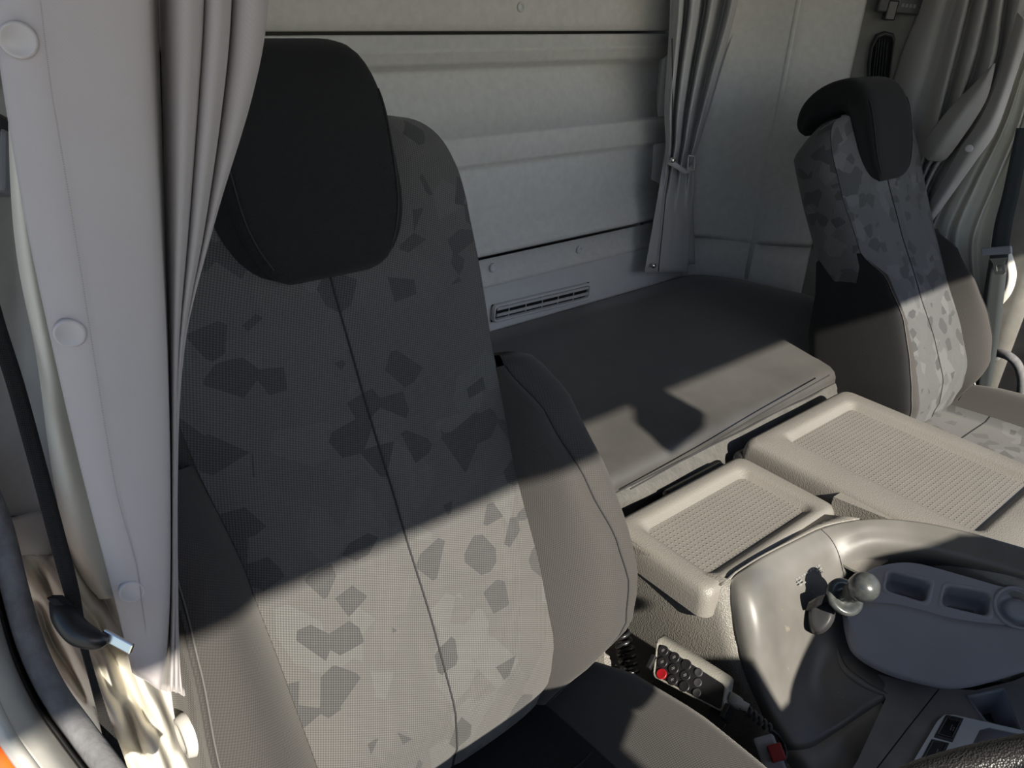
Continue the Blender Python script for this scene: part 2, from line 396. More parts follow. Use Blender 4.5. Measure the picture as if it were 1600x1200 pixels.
def seat(name, label, Ox, jy, jz, et, pm, lscale=(1.0, .96), cush=.5, cside='bolster', deep=False):
    et = Vec(et).normalized(); en = Vec((0, -et.z, et.y)); es = Vec((1, 0, 0)); O = Vec((Ox, jy, jz))
    root = thing(name, (Ox, jy-.2, 0), label, 'seat')
    L = lambda s, t, n: O + es*s + et*t + en*n
    ts = [i*.6/38 for i in range(38)] + [.60+.0955*math.sin(math.pi/2*i/16) for i in range(17)]
    nc = lambda t: interp(NC, t); hw = lambda t: interp(HWT, t) if t < .60 else .185-.085*(1-max(0, 1-((t-.60)/.0965)**2.8)**(1/2.8))
    # centre panel
    rows = []
    for t in ts:
        w = hw(t); r = []
        for k in range(29):
            u = -1 + 2*k/28; s = u*w
            r.append(L(s, t, nc(t) + .010*(1-u**4) - .003*math.exp(-(s/.006)**2)))
        rows.append(r)
    for t, n, q in ((.702, -.012, .98), (.703, -.035, .96), (.700, -.06, .95), (.692, -.082, .93)):
        rows.append([L((-1+2*k/28)*.105*q, t, n + .004*(1-(-1+2*k/28)**4)) for k in range(29)])
    grid('backrest_panel', rows, pm, root)
    tube('centre_seam', [L(0, t, nc(t)+.0078) for t in ts if t < .56], .0011, M['stitch'], root, seg=5)
    # back shell
    rows = []
    for t in ts:
        w = hw(t); k = 1 if t < .64 else max(.25, 1-(t-.64)/.075); b = -.09*k - .008
        half = [(w-.0005, nc(t)-.001), (w+.008*k, nc(t)-.010), (w+.013*k, nc(t)-.028), (w+.012*k, b*.6), (w+.004, b*.9), (w-.02, b-.006), (w*.5, b-.014), (0, b-.016)]
        full = half + [(-s, n) for s, n in reversed(half[:-1])]
        rows.append([L(s, t, n) for s, n in full])
    grid('backrest_shell', rows, pm if name == 'passenger_chair' else M['bolster'], root)
    # side bolsters and wings
    bt = [t for t in [i*.41/30 for i in range(31)]]
    for sg in (1, -1):
        ks, ko = (1, 1) if sg > 0 else lscale
        rb, rw, seamp = [], [], []
        for t in bt:
            w = hw(t)-.001; ss = max(interp(SEAM_S, t)*ks, w+.006); sn = interp(SEAM_N, t); so = max(interp(OUT_S, t)*ko, ss+.012)
            if deep: ss = max(ss*.86, w+.006); sn *= .9
            elif sg < 0: ss = interp(SEAM_L, t); so = ss+.010
            a = min(1, t/.05, (.415-t)/.06); a = max(a, .05)
            r = []
            for k in range(13):
                u = k/12; s = w+(ss-w)*u; n = nc(t)-.004 + (sn-nc(t)+.004)*u**.85 + .020*math.sin(math.pi*u)*a
                r.append(L(sg*s, t, n))
            rb.append(r); seamp.append(L(sg*ss, t, sn+.001))
            bb_ = min(1, (.415-t)/.16)
            q = [(ss, sn-.001), (ss+.008*bb_, sn-.004), (ss+.014*bb_, sn-.022), (ss+.02*bb_, sn*.6-.05), (ss+.020*bb_, -.085), (ss+.012*bb_, -.09-.045*bb_), (ss-.03, -.10-.05*bb_)] if deep else [(ss, sn-.001), ((ss+so)/2, sn+.001), (so-.004, sn-.016), (so, sn-.04), (so-.002, sn*.3-.05), (so-.02, -.085), (so-.07, -.095)]
            rw.append([L(sg*s, t+(.006 if i < 4 else 0)*a*0, n) for i, (s, n) in enumerate([(p.x, p.y) for p in cr([(a_, b_, 0) for a_, b_ in q], 3)])])
        # close the ends
        top = [p + en*-.012 + et*.004 for p in rw[-1]]; rw.append([p*.5 + sum(rw[-1], Vec())/len(rw[-1])*.5 + et*.004 for p in top]); rw.append([sum(top, Vec())/len(top)]*len(top))
        if sg < 0: rb = [list(reversed(r)) for r in rb]; rw = [list(reversed(r)) for r in rw]
        grid('side_bolster', rb, M['bolster'], root)
        grid('bolster_wing', rw, M['headrest'] if deep and sg < 0 else M['bolster'], root)
        tube('wing_stitching', seamp, .0009, M['stitch_m'] if sg < 0 else M['stitch'], root, seg=5)
    # headrest: pad that hooks over the top of the backrest
    sp = [(.008, .548), (.014, .562), (.017, .60), (.019, .65), (.017, .705), (-.002, .738), (-.05, .747), (-.095, .735), (-.125, .708), (-.132, .69)]
    rw_ = [(.045, .004), (.066, .015), (.083, .020), (.088, .025), (.088, .030), (.084, .034), (.082, .034), (.080, .031), (.072, .022), (.05, .006)]
    S3 = cr([(a, b, 0) for a, b in sp], 5); R3 = cr([(a, b, 0) for a, b in rw_], 5)
    rows = []
    for i, p in enumerate(S3):
        d = (S3[min(i+1, len(S3)-1)] - S3[max(i-1, 0)]).normalized(); nn = Vec((d.y, -d.x, 0))
        w, r = max(R3[i].x, .003), max(R3[i].y, .002); ring = []
        for k in range(36):
            a = 2*math.pi*k/36; c, s_ = math.cos(a), math.sin(a)
            x = math.copysign(abs(c)**.30, c)*w; y = math.copysign(abs(s_)**.55, s_)*r
            if y < 0: x *= 1.16
            q = p + nn*y; ring.append(L(x, q.y, q.x))
        rows.append(ring)
    hr = grid('headrest', rows, M['headrest'], root, closeu=True, caps=True)
    for sg in (-1, 1):
        tube('headrest_seam', [L(sg*max(R3[i].x, .003)*.93, (p + Vec((0, 0, 0))).y + 0, p.x + R3[i].y*.83) for i, p in enumerate(S3) if 5 <= i < 22], .0010, M['stitch'], hr, seg=5)
    # cushion
    def ctop(s, f):
        e = abs(s); z = -.030 + .012*math.sin(min(f, .4)/.4*math.pi)
        z += .055*min(1, max(0, (e-.13)/.075))**1.3 if e < .205 else .055
        return z
    fwd = [-.06 + i*(cush+.06)/24 for i in range(25)]
    cw = lambda f: interp([(-.06, .17), (0, .225), (.06, .25), (.15, .262), (.5, .268)], f)
    cpan = []
    for f in fwd:
        cpan.append([Vec((Ox+s, jy-f, jz+ctop(s, f)+.004*(1-(s/.15)**2))) for s in [(-.15+.3*k/16) for k in range(17)]])
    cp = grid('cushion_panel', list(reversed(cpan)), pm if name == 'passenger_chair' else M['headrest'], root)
    tube('front_seam', [p for p in cpan[6]], .0015, M['stitch'], cp, seg=5)
    for sg in (1, -1):
        rows = []
        for f in fwd:
            w = cw(f); r = [Vec((Ox+sg*s, jy-f, jz+ctop(s, f)-.0015)) for s in [.15+(w-.02-.15)*k/8 for k in range(9)]]
            zt = ctop(w-.02, f)
            r += [Vec((Ox+sg*(w-.008), jy-f, jz+zt-.006)), Vec((Ox+sg*w, jy-f, jz+zt-.022)), Vec((Ox+sg*(w+.004), jy-f, jz+zt-.06)), Vec((Ox+sg*(w-.01), jy-f, jz+zt-.12)), Vec((Ox+sg*(w-.05), jy-f, jz+zt-.14))]
            rows.append(r)
        rows = list(reversed(rows)) if sg > 0 else [list(reversed(r)) for r in reversed(rows)]
        grid('cushion_bolster', rows, M[cside], root)
    box('seat_base', (Ox-.20, jy-cush+.03, .02), (Ox+.20, jy+.05, jz-.09), M['black'], root, bev=.01)
    return root, L

drv, LD = seat('driver_chair', 'large dark patterned seat nearest the camera, half in sunlight', .325, .46, CZ-.77, (0, .205, .496), M['panel'])
pas, LP = seat('passenger_chair', 'smaller grey patterned seat at the far side with curtain behind it', 1.74, .557, CZ-.846, (0, .236, .484), M['panel_p'], lscale=(1, 1), deep=True)
# round recliner cap on the driver seat's outer side
lathe('recliner_cover', pd(291, 1150, .64), Vec((-1, -.02, .02)), [(-.012, .017), (-.002, .019), (.004, .017), (.005, .013), (.003, .012), (.003, .002)], M['pillar'], drv, seg=28)

# ------------------------------------------------------------------ bunk mattress
bz = CZ - .72
bed = thing('bunk_mattress', (1.0, 1.0, 0), 'long black vinyl bunk mattress lying behind the seats', 'mattress')
rows = []
xs = [-.06 + i*2.06/60 for i in range(61)]
def bedrear(x):
    return interp([(-.1, 1.298), (1.75, 1.298), (1.80, 1.27), (1.86, 1.20), (1.93, 1.10), (2.0, 1.02)], x)
for x in xs:
    yr = bedrear(x); sag = -.004*math.sin(x*9) - .003
    end = max(0, (x-1.75)/.25); dz = -.035*end**2
    pr = [(yr, -.05), (yr, -.012), (yr-.012, -.002), (yr-.08, .002), (yr-.25, .003+sag*.3), (.86, .006+sag*.3), (.74, .005), (.712, .001), (.698, -.006), (.691, -.016), (.689, -.027), (.692, -.031), (.694, -.05)]
    rows.append([Vec((x, y, bz+z+dz)) for y, z in pr])
rows = [[rows[i][j] for i in range(len(rows))] for j in range(len(rows[0]))]
grid('cover', rows, M['vinyl'], bed)
# skirt hanging from the mattress edge, creased
rows = []
for k, (y, z) in enumerate([(.690, -.029), (.682, -.037), (.672, -.050), (.664, -.066), (.664, -.10), (.67, -.16)]):
    r = []
    for i in range(121):
        x = .0 + i*1.95/120; a = k/5
        w = .008*math.sin(x*15+z*120)*a**.6 + .006*math.sin(x*33-z*160+1)*a**.6 + .003*math.sin(x*8+z*140)
        r.append(Vec((x, y-w, bz+z+.004*math.sin(x*11)*a)))
    rows.append(r)
sk = grid('skirt', rows, M['flap'], bed)
tube('skirt_piping', [Vec((x, .6885+.001*math.sin(x*30), bz-.030+.001*math.sin(x*21))) for x in [i*1.95/100 for i in range(101)]], .0018, M['stitch'], sk, seg=6)
tube('skirt_crease', cr([ony(1296, 586, .672), ony(1200, 640, .668), ony(1120, 688, .664), ony(1050, 728, .662), ony(985, 764, .66)], 8), .0014, M['stitch'], sk, seg=5)
box('bunk_base', (-.06, .72, .1), (1.98, 1.28, bz-.075), M['darkplastic'], bed)

# ------------------------------------------------------------------ rear wall vents, screws
def vent(name, label, q, nsl=2, ndiv=6):
    c = sum(q, Vec())/4; t = thing(name, c, label, 'vent', 'louvred air vents low on the rear wall')
    e = Vec((0, -1, 0))
    W_, H_ = (q[1]-q[0]).length, (q[3]-q[0]).length
    def ring(ins, o, r=.010):
        return [quadmap(q, x/W_, y/H_) + e*o for x, y in rrect(ins, W_-ins, ins, H_-ins, max(r-ins*.5, .002), 5)]
    vs_rows = [ring(0, -.008), ring(0, .001), ring(.002, .003), ring(.004, .003), ring(.0055, .0), ring(.006, -.008)]
    grid('frame', vs_rows, M['wallplastic'], t, closeu=True)
    mesh('duct_shade', [p+e*-.008 for p in q], [(0, 1, 2, 3)], M['void'], t, smooth=False)
    h0, h1 = .006, H_-.006
    for k in range(nsl):
        y0 = h0 + (h1-h0)*(k+.50)/nsl; y1 = y0 + (h1-h0)*.44/nsl
        pts = [quadmap(q, .010/W_, y0/H_)+e*.001, quadmap(q, 1-.010/W_, y0/H_)+e*.001, quadmap(q, 1-.010/W_, y1/H_)+e*.003, quadmap(q, .010/W_, y1/H_)+e*.003]
        mesh('slat', pts, [(0, 1, 2, 3)], M['wallplastic'], t, smooth=False, solid=.003)
    for k in range(1, ndiv):
        u = k/ndiv; a = quadmap(q, u, h0/H_)+e*-.006; b = quadmap(q, u, h1/H_)+e*-.006
        mesh('divider', [a-Vec((.0008, 0, 0)), a+Vec((.0008, 0, 0)), b+Vec((.0008, 0, 0)), b-Vec((.0008, 0, 0))], [(0, 1, 2, 3)], M['wallplastic'], t, smooth=False, solid=.006)
    return t
yv = YREAR-.050
qa = [ony(770, 505, yv), ony(921, 468, yv), ony(924, 442, yv), ony(772, 478, yv)]
vent('air_vent', 'whole louvred vent low on the rear wall, beside the driver seat', qa)
dx = qa[0].x - ony(762, 508, yv).x; w = (qa[1].x-qa[0].x)
qb = [p - Vec((w+.02, 0, 0)) for p in qa]
vent('air_vent', 'louvred vent mostly hidden behind the driver seat edge', qb)
for n, (px, py, off) in enumerate([(770, 418, .026), (905, 390, .026), (813, 11, .012)]):
    c = ony(px, py, YREAR-off-.001)
    lathe('screw', c, Vec((0, -1, 0)), [(-.002, .010), (.003, .010), (.0045, .008), (.0045, .0055), (.002, .005), (.002, .001)], M['wallplastic'], wr, seg=18)
for px, py, (a, b) in [(1212, 75, (1.86, 1.27)), (1187, 212, (1.86, 1.27)), (1160, 348, (1.86, 1.27)), (1250, 3, (1.88, 1.24))]:
    r = ray(px, py); nrm = Vec((-.85, -.52, 0)); P0 = Vec((1.86, 1.27, 0))
    t = (P0-CAMP).dot(nrm)/r.dot(nrm); c = CAMP + r*t
    lathe('plug', c, nrm, [(-.006, .013), (.002, .013), (.0045, .010), (.003, .006), (.003, .001)], M['felt'], wc, seg=18)

# ------------------------------------------------------------------ centre console: lids
def lid(name, label, x0, x1, y0, y1, ztop, ins, r0=.018, slope=.0, wrap=(.045, .02, .02, .02), mat='tray'):
    """rounded lid with a recessed dimpled mat; wrap: depth of the outer skirt"""
    t = thing(name, ((x0+x1)/2, (y0+y1)/2, ztop), label, 'console lid')
    def ring(i, z, r=None):
        il, ir, if_, ib = i if isinstance(i, tuple) else (i,)*4
        rr = max(r if r is not None else r0, .004)
        return [Vec((x, y, ztop+z + slope*(y-y0))) for x, y in rrect(x0+il, x1-ir, y0+if_, y1-ib, rr, 6)]
    il, ir, if_, ib = ins
    k = lambda d: tuple(v+d for v in ins)
    rows = [ring(-.004, -wrap[0]), ring(-.002, -.022), ring(.0, -.012), ring(.003, -.004), ring(.010, 0), ring(k(-.010), 0, .02), ring(k(-.005), -.001, .02), ring(k(-.001), -.004, .018), ring(k(.006), -.011, .014), ring(k(.009), -.0125, .012)]
    grid('lid_body', rows, M[mat], t, closeu=True)
    last = ring(k(.008), -.0122, .012)
    mesh('dimpled_mat', last, [tuple(range(len(last)))], M['traydot'], t, smooth=False)
    return t
zt = CZ-.735
lid('tray_lid', 'small beige console lid with dimpled tray beside the driver seat', .742, 1.085, .432, .628, zt, (.038, .038, .024, .032))
lid('tray_lid', 'large beige console lid with dimpled tray beside the passenger seat', 1.108, 1.462, .15, .640, zt+.014, (.072, .046, .106, .040))

# console body under the lids with grained side and a small open pocket
cb = thing('centre_console', (1.1, .45, 0), 'grained beige console body under the two tray lids', 'console')
# front face under the small lid and pocket next to it
zp = -.772
mesh('pocket_floor', [V(.985, .445, zp), V(1.086, .445, zp), V(1.108, .33, zp), V(1.00, .33, zp)], [(0, 1, 2, 3)], M['tray'], cb, smooth=False, solid=.004)
mesh('pocket_wall', [V(1.086, .447, zp), V(1.108, .33, zp), V(1.110, .33, -.728), V(1.088, .447, -.728)], [(0, 1, 2, 3)], M['side'], cb, smooth=False, solid=.003)
mesh('pocket_rim', [V(1.088, .447, -.728), V(1.110, .33, -.728), V(1.16, .22, -.732), V(1.21, .12, -.732), V(1.25, .12, -.732), V(1.118, .447, -.728)], [(0, 1, 2, 3, 4, 5)], M['tray'], cb, smooth=False, solid=.004)
obox('wedge_gap_shade', onz(1234, 833, -.748), Vec((.9, -.1, 0)).normalized(), Vec((.1, .9, 0)).normalized(), Vec((0, 0, 1)), .020, .006, .006, M['black'], cb, bev=.002)  # shade of the wedge-shaped gap put in as a black block
box('rear_core', (.76, .45, .05), (1.44, .63, CZ-.80), M['darkplastic'], cb)
for x0, x1 in ((.90, 1.06), (1.10, 1.16)):
    box('gap_shade', (x0, .632, CZ-.785), (x1, .652, CZ-.752), M['black'], cb, bev=.008)  # black boxes painting in the dark gap between lids and bunk

# ------------------------------------------------------------------ gear console: silver trim shell
gc = thing('gear_console', (.95, .3, 0), 'worn silver-grey gear console curving round in front of the lids', 'console')
T = [  # stations from the side edge round to the right; (px, py, d)
 [(1143, 906, 1.038), (1141, 925, 1.033), (1143, 960, 1.030), (1152, 1010, 1.026), (1166, 1060, 1.032), (1190, 1115, 1.03), (1218, 1172, 1.025), (1260, 1240, 1.00)],
 [(1150, 897, 1.045), (1156, 920, 1.026), (1163, 965, 1.015), (1174, 1020, 1.012), (1190, 1075, 1.015), (1212, 1120, 1.015), (1243, 1172, 1.01), (1290, 1240, .985)],
 [(1166, 886, 1.058), (1180, 915, 1.032), (1193, 965, 1.018), (1204, 1030, 1.020), (1216, 1080, 1.032), (1237, 1120, 1.03), (1268, 1168, 1.015), (1310, 1235, .99)],
 [(1196, 868, 1.082), (1212, 905, 1.068), (1224, 955, 1.062), (1230, 1020, 1.062), (1238, 1070, 1.062), (1258, 1110, 1.05), (1290, 1155, 1.03), (1335, 1225, 1.00)],
 [(1240, 846, 1.112), (1252, 880, 1.100), (1258, 930, 1.098), (1262, 1000, 1.098), (1270, 1050, 1.090), (1290, 1090, 1.075), (1325, 1132, 1.062), (1380, 1205, 1.035)],
 [(1290, 823, 1.150), (1298, 850, 1.138), (1300, 895, 1.134), (1306, 960, 1.132), (1318, 1010, 1.122), (1345, 1050, 1.10), (1390, 1090, 1.088), (1440, 1170, 1.055)],
 [(1345, 812, 1.172), (1350, 830, 1.164), (1348, 862, 1.160), (1345, 920, 1.160), (1365, 985, 1.145), (1395, 1030, 1.125), (1440, 1070, 1.09), (1490, 1140, 1.05)],
 [(1405, 812, 1.178), (1408, 832, 1.168), (1405, 860, 1.166), (1408, 900, 1.170), (1430, 960, 1.155), (1460, 1015, 1.135), (1500, 1070, 1.10), (1545, 1130, 1.06)],
 [(1482, 824, 1.168), (1484, 846, 1.156), (1480, 872, 1.155), (1482, 905, 1.160), (1500, 960, 1.148), (1525, 1015, 1.13), (1560, 1065, 1.10), (1600, 1120, 1.07)],
 [(1600, 856, 1.128), (1600, 880, 1.112), (1598, 905, 1.112), (1598, 935, 1.118), (1610, 980, 1.115), (1630, 1030, 1.105), (1650, 1065, 1.09), (1680, 1110, 1.06)],
 [(1760, 905, 1.07), (1758, 930, 1.055), (1755, 955, 1.055), (1750, 980, 1.06), (1755, 1010, 1.065), (1765, 1040, 1.065), (1775, 1065, 1.06), (1790, 1100, 1.04)],
]
def pg(px, py, d): return pd(px, py, d*interp([(1143, 1.04), (1290, 1.035), (1345, 1.015), (1405, 1.0), (1482, .985), (1700, .98)], px))
cols = [[pg(a, b, c*((1.05 if j >= 8 else 1.04 if j >= 6 else 1) if i >= 3 else 1)) for i, (a, b, c) in enumerate(st)] for j, st in enumerate(T)]
rows = [[c[i] for c in cols] for i in range(len(cols[0]))]
edge0 = cols[0]
srows = []
for p in edge0:
    r = []
    for k_ in range(15):
        u = k_/14; y = .76 + (p.y-.76)*u
        r.append(Vec((.739 + (p.x-.739)*max(0, (u-.45)/.55)**2, y, min(p.z, CZ-.738) if u < .9 else p.z)))
    srows.append(r)
srows.append([Vec((q.x, q.y, .05)) for q in srows[-1]])
grid('side_panel', srows, M['side'], cb, solid=.004, off=1)
led = cr([c[0] for c in cols[:7]], 4)
grid('front_ledge', [[Vec((max(.741, p.x-.02*(1-i/(len(led)-1))), .437, CZ-.742)) for i, p in enumerate(led)], [p+Vec((0, .001, -.001)) for p in led]], M['tray'], cb, solid=.003)
G = smoothgrid(rows, 5, 5)
from mathutils.bvhtree import BVHTree
gv, gf, _u = gridmesh(G)
SH = BVHTree.FromPolygons([tuple(v) for v in gv], gf)
def onshell(px, py, off=0.):
    r = ray(px, py).normalized(); h = SH.ray_cast(CAMP, r)
    return (h[0] if h[0] is not None else CAMP + r*1.3) - r*off
grid('trim_shell', G[:31], M['trim'], gc, solid=.003, off=1)
# dark tray floor in front, a lower continuation of the shell
grid('shell_floor', [r[:25] for r in G[30:]], M['floorpl'], gc, solid=.003, off=1)
# seam between the two halves of the trim
tube('trim_joint', [onshell(*p, .0001) for p in cr([(1283, 827, 0), (1298, 842, 0), (1309, 862, 0), (1316, 887, 0), (1320, 908, 0)], 5) for p in [(p.x, p.y)]], .0007, M['stitch'], gc, seg=5)
# raised rim of the shallow coin tray in the lower shell
def shellline(name, pts, r, mat, sink=.3, seg=8):
    P = cr([(a, b, 0) for a, b in pts], 6); n = len(P)
    tube(name, [onshell(p.x, p.y, -r*sink) for p in P], [max(.0006, r*math.sin(math.pi*min(1, max(.04, (k+.3)/n)))**.5) for k in range(n)], mat, gc, seg=seg)
shellline('tray_ridge', [(1308, 1012), (1316, 1040), (1336, 1060), (1362, 1076), (1400, 1092)], .006, M['trim'])
# floor plate
fz = -.905
FQ = lambda px, py, zr: onz(px, py, zr)
fp = [FQ(1215, 1180, -.90), FQ(1260, 1150, -.897), FQ(1330, 1110, -.885), FQ(1400, 1080, -.876), FQ(1465, 1072, -.870), FQ(1540, 1068, -.866), FQ(1620, 1045, -.862), FQ(1800, 1060, -.862), FQ(1800, 1400, -.90), FQ(1300, 1400, -.92)]

# ------------------------------------------------------------------ cup holder pod
pod = thing('cup_holder', pg(1450, 1000, 1.12), 'slate grey crescent cup holder pod inside the gear console', 'cup holder')
rear = [(1318, 948, 1.128), (1330, 918, 1.140), (1352, 895, 1.150), (1385, 882, 1.155), (1430, 880, 1.154), (1500, 898, 1.140), (1600, 927, 1.108), (1720, 960, 1.07)]
front = [(1319, 955, 1.117), (1330, 947, 1.110), (1350, 942, 1.110), (1395, 943, 1.110), (1440, 953, 1.105), (1500, 968, 1.090), (1600, 979, 1.062), (1720, 985, 1.03)]
bott = [(1316, 962, 1.120), (1320, 990, 1.108), (1333, 1022, 1.097), (1372, 1048, 1.085), (1425, 1066, 1.072), (1500, 1076, 1.052), (1600, 1050, 1.040), (1720, 1010, 1.02)]
PP0 = pd(1440, 882, 1.146)
nrm = (pd(1338, 922, 1.150)-PP0).cross(pd(1590, 926, 1.090)-PP0).normalized()
if nrm.z < 0: nrm = -nrm
def onpod(px, py):
    r = ray(px, py); return CAMP + r*((PP0-CAMP).dot(nrm)/r.dot(nrm))
R_ = cr([onpod(p[0], p[1]) for p in rear], 5); F_ = cr([onpod(p[0], p[1]) for p in front], 5)
B_ = cr([pg(p[0], p[1], p[2]) for p in bott], 5)
def curve_band(a, b, n=1): return [[x*(1-k/n)+y*(k/n) for x, y in zip(a, b)] for k in range(n+1)]
# front wall bulges outward
rows = []
out = (Vec((-.55, -.75, .25))).normalized()
for k in range(11):
    u = k/10; rows.append([x*(1-u)+y*u + out*(.012*math.sin(math.pi*u)) for x, y in zip(F_, B_)])
grid('pod_wall', rows, M['pod'], pod, solid=.003, off=1)
def pocket(name, quad, depth, mat, parent, dirv, r=.008, lipmat=None):
    W_, H_ = (quad[1]-quad[0]).length, (quad[3]-quad[0]).length
    rings = []
    for ins, dz in ((-.002, 0), (.0, .0015), (.0025, .001), (.004, -.004), (.006, -depth*.7), (.009, -depth*.95), (.014, -depth)):
        rings.append([quadmap(quad, x/W_, y/H_) - dirv*(-dz) for x, y in rrect(ins, W_-ins, ins, H_-ins, r, 4)])
    rings = [[p for p in rg] for rg in rings]
    o = grid(name, rings, mat, parent, closeu=True)
    last = rings[-1]; mesh('pocket_base', last, [tuple(range(len(last)))], mat, o, smooth=False)
    return [quadmap(quad, x/W_, y/H_) for x, y in rrect(0, W_, 0, H_, r, 4)]
up = (V(0, 0, 0)-V(0, 0, -1)).normalized()
q1 = [onpod(1378, 924), onpod(1450, 946), onpod(1459, 906), onpod(1384, 888)]
q2 = [onpod(1466, 948), onpod(1549, 968), onpod(1553, 923), onpod(1474, 910)]
h1 = pocket('pocket', q1, .045, M['pod'], pod, nrm); h2 = pocket('pocket', q2, .045, M['pod'], pod, nrm)
cc = onpod(1592, 950); ca = (q2[1]-q2[0]).normalized(); cb2 = nrm.cross(ca)
def circ(c, r, o=0, n=28): return [c + ca*(math.cos(2*math.pi*k/n)*r) + cb2*(math.sin(2*math.pi*k/n)*r) + nrm*o for k in range(n)]
h3 = circ(cc, .030)
rings = [circ(cc, .032, 0), circ(cc, .0315, .003), circ(cc, .028, .003), circ(cc, .027, 0), circ(cc, .025, -.012), circ(cc, .017, -.013), circ(cc, .016, -.006), circ(cc, .008, -.006)]
cup = grid('cup_ring', rings, M['pod'], pod, closeu=True); mesh('cup_base', rings[-1], [tuple(range(28))], M['pod'], cup, smooth=False)
fillholes('pod_top', R_ + list(reversed(F_)), [h1, h2, h3], M['pod'], pod)

# ------------------------------------------------------------------ gear selector
gl = thing('gear_selector', pg(1290, 960, 1.12), 'stubby gear lever with grey knob and collar on the trim', 'gear lever')
b0 = pg(1283, 952, 1.115); k0 = pg(1356, 914, 1.045); ax = (k0-b0).normalized(); LEN = (k0-b0).length
lathe('shaft', b0, ax, [(0, .010), (.01, .011), (LEN*.35, .0115), (LEN*.45, .010), (LEN, .009)], M['knob'], gl, seg=20)
lathe('collar', b0+ax*(LEN*.52), ax, [(-.005, .012), (-.006, .024), (-.002, .0275), (.003, .0275), (.0055, .024), (.0045, .018), (.001, .015), (.001, .010)], M['knob'], gl, seg=28)
lathe('neck', b0+ax*(LEN*.62), ax, [(0, .011), (.004, .013), (.016, .0125), (.022, .013)], M['darkplastic'], gl, seg=20)
lathe('knob', b0+ax*(LEN*.80), ax, [(-.003, .010), (.0, .0165), (.006, .0195), (.014, .0205), (.022, .0195), (.029, .0155), (.033, .009), (.034, .002)], M['knob'], gl, seg=28)
# bracket: a hooded housing on the trim
hb = [pg(1256, 948, 1.112), pg(1262, 992, 1.108), pg(1284, 994, 1.085), pg(1302, 978, 1.080), pg(1310, 952, 1.092), pg(1288, 930, 1.118)]
front_ = [pg(1262, 940, 1.09), pg(1266, 985, 1.075), pg(1282, 988, 1.066), pg(1298, 970, 1.064), pg(1302, 948, 1.078), pg(1284, 930, 1.095)]
back_ = [p + (p-CAMP).normalized()*.03 for p in hb]
grid('housing', [back_, hb, [h*.35+f*.65 for h, f in zip(hb, front_)], front_], M['darkplastic'], gl, closeu=True, caps=True, sub=2)
obox('gate_block', pg(1281, 940, 1.080), ax, ax.cross(Vec((0, 0, 1))).normalized(), Vec((0, 0, 1)), .014, .016, .010, M['black'], gl, bev=.003)
# small printed warning label on the trim, too faded to read
a_ = onshell(1243, 905, .001); b_ = onshell(1281, 882, .001); dx_ = (b_-a_).normalized(); n_ = (CAMP-a_).normalized(); u_ = n_.cross(dx_).normalized()
rl = random.Random(3)
lines = []
for i in range(4):
    x = 0; sg = []
    while x < 1:
        e = min(1, x+rl.uniform(.04, .10)); sg.append((x, e)); x = e+rl.uniform(.02, .05)
    lines.append((-.0048*i, sg if i < 2 else [q for q in sg if q[0] < .2 or q[0] > .75], .0022))
lb = bars('warning_label', a_ + u_*.004, dx_, u_, n_, (b_-a_).length, lines, M['greyprint'])
prop(lb, 'tiny faded printed label on the silver trim above the lever', 'label')

# ------------------------------------------------------------------ lower gear console plate with switches and bin
gp = thing('console_plate', pd(1450, 1140, 1.04), 'dark scuffed lower console plate with switch panel and square bin', 'console plate')
pn = Vec((-.10, -.05, 1)).normalized(); PP = onz(1465, 1078, -.872)
def onp(px, py, o=0):
    r = ray(px, py); return CAMP + r*((PP + pn*o - CAMP).dot(pn)/r.dot(pn))
edge = [(1316, 1010), (1332, 1034), (1372, 1054), (1425, 1068), (1467, 1076), (1525, 1079), (1585, 1064), (1640, 1040), (1760, 1010)]
outer = [onp(*p) for p in edge] + [onp(1900, 1250), onp(1700, 1420), onp(1330, 1330), onp(1366, 1205)]
bq = [onp(1512, 1090), onp(1567, 1078), onp(1597, 1150), onp(1540, 1128)]
fillholes('plate', [onp(*p) for p in edge[2:]] + [onp(1900, 1250), onp(1700, 1420), onp(1270, 1300), onp(1340, 1188), onp(1384, 1092)], [bq], M['floorpl'], gp, solid=.002)
tube('plate_joint', [onp(1467, 1077, .0012), onp(1420, 1136, .0012), onp(1366, 1206, .0012)], .0008, M['void'], gp, seg=5)
# square bin sunk into the plate
cen = sum(bq, Vec())/4
rings = [[p+(p-cen)*.10+pn*.0 for p in bq], [p+(p-cen)*.06+pn*.004 for p in bq], [p+pn*.003 for p in bq], [p*.97+cen*.03-pn*.004 for p in bq], [p*.9+cen*.1-pn*.05 for p in bq]]
bn = grid('bin', rings, M['pod'], gp, closeu=True); mesh('bin_base', rings[-1], [(0, 1, 2, 3)], M['darkplastic'], bn, smooth=False)
# switch bezel with two rocker switches
sw = thing('switch_panel', onp(1490, 1150), 'pale grey switch bezel with two black rocker switches by the wheel', 'switch panel')
e1 = (onp(1478, 1120)-onp(1450, 1195)).normalized(); e2 = pn.cross(e1).normalized()
if e2.dot(_R) < 0: e2 = -e2
zq = .006
bez = [onp(1412, 1215, zq), onp(1464, 1128, zq), onp(1474, 1119, zq), onp(1490, 1118, zq), onp(1600, 1143, zq), onp(1640, 1160, zq), onp(1600, 1260, zq), onp(1420, 1260, zq)]
sq = []
for c in ((1481.5, 1137.5), (1459, 1176)):
    px, py = c
    sq.append([onp(px-23.5, py+16, zq), onp(px+6, py+24, zq), onp(px+24, py-14, zq), onp(px-4, py-20, zq)])
w3 = [onp(1505, 1190, zq), onp(1530, 1142, zq), onp(1545, 1138, zq), onp(1612, 1152, zq), onp(1600, 1200, zq)]
fillholes('bezel', bez, sq + [w3], M['wallplastic'], sw, solid=.004)
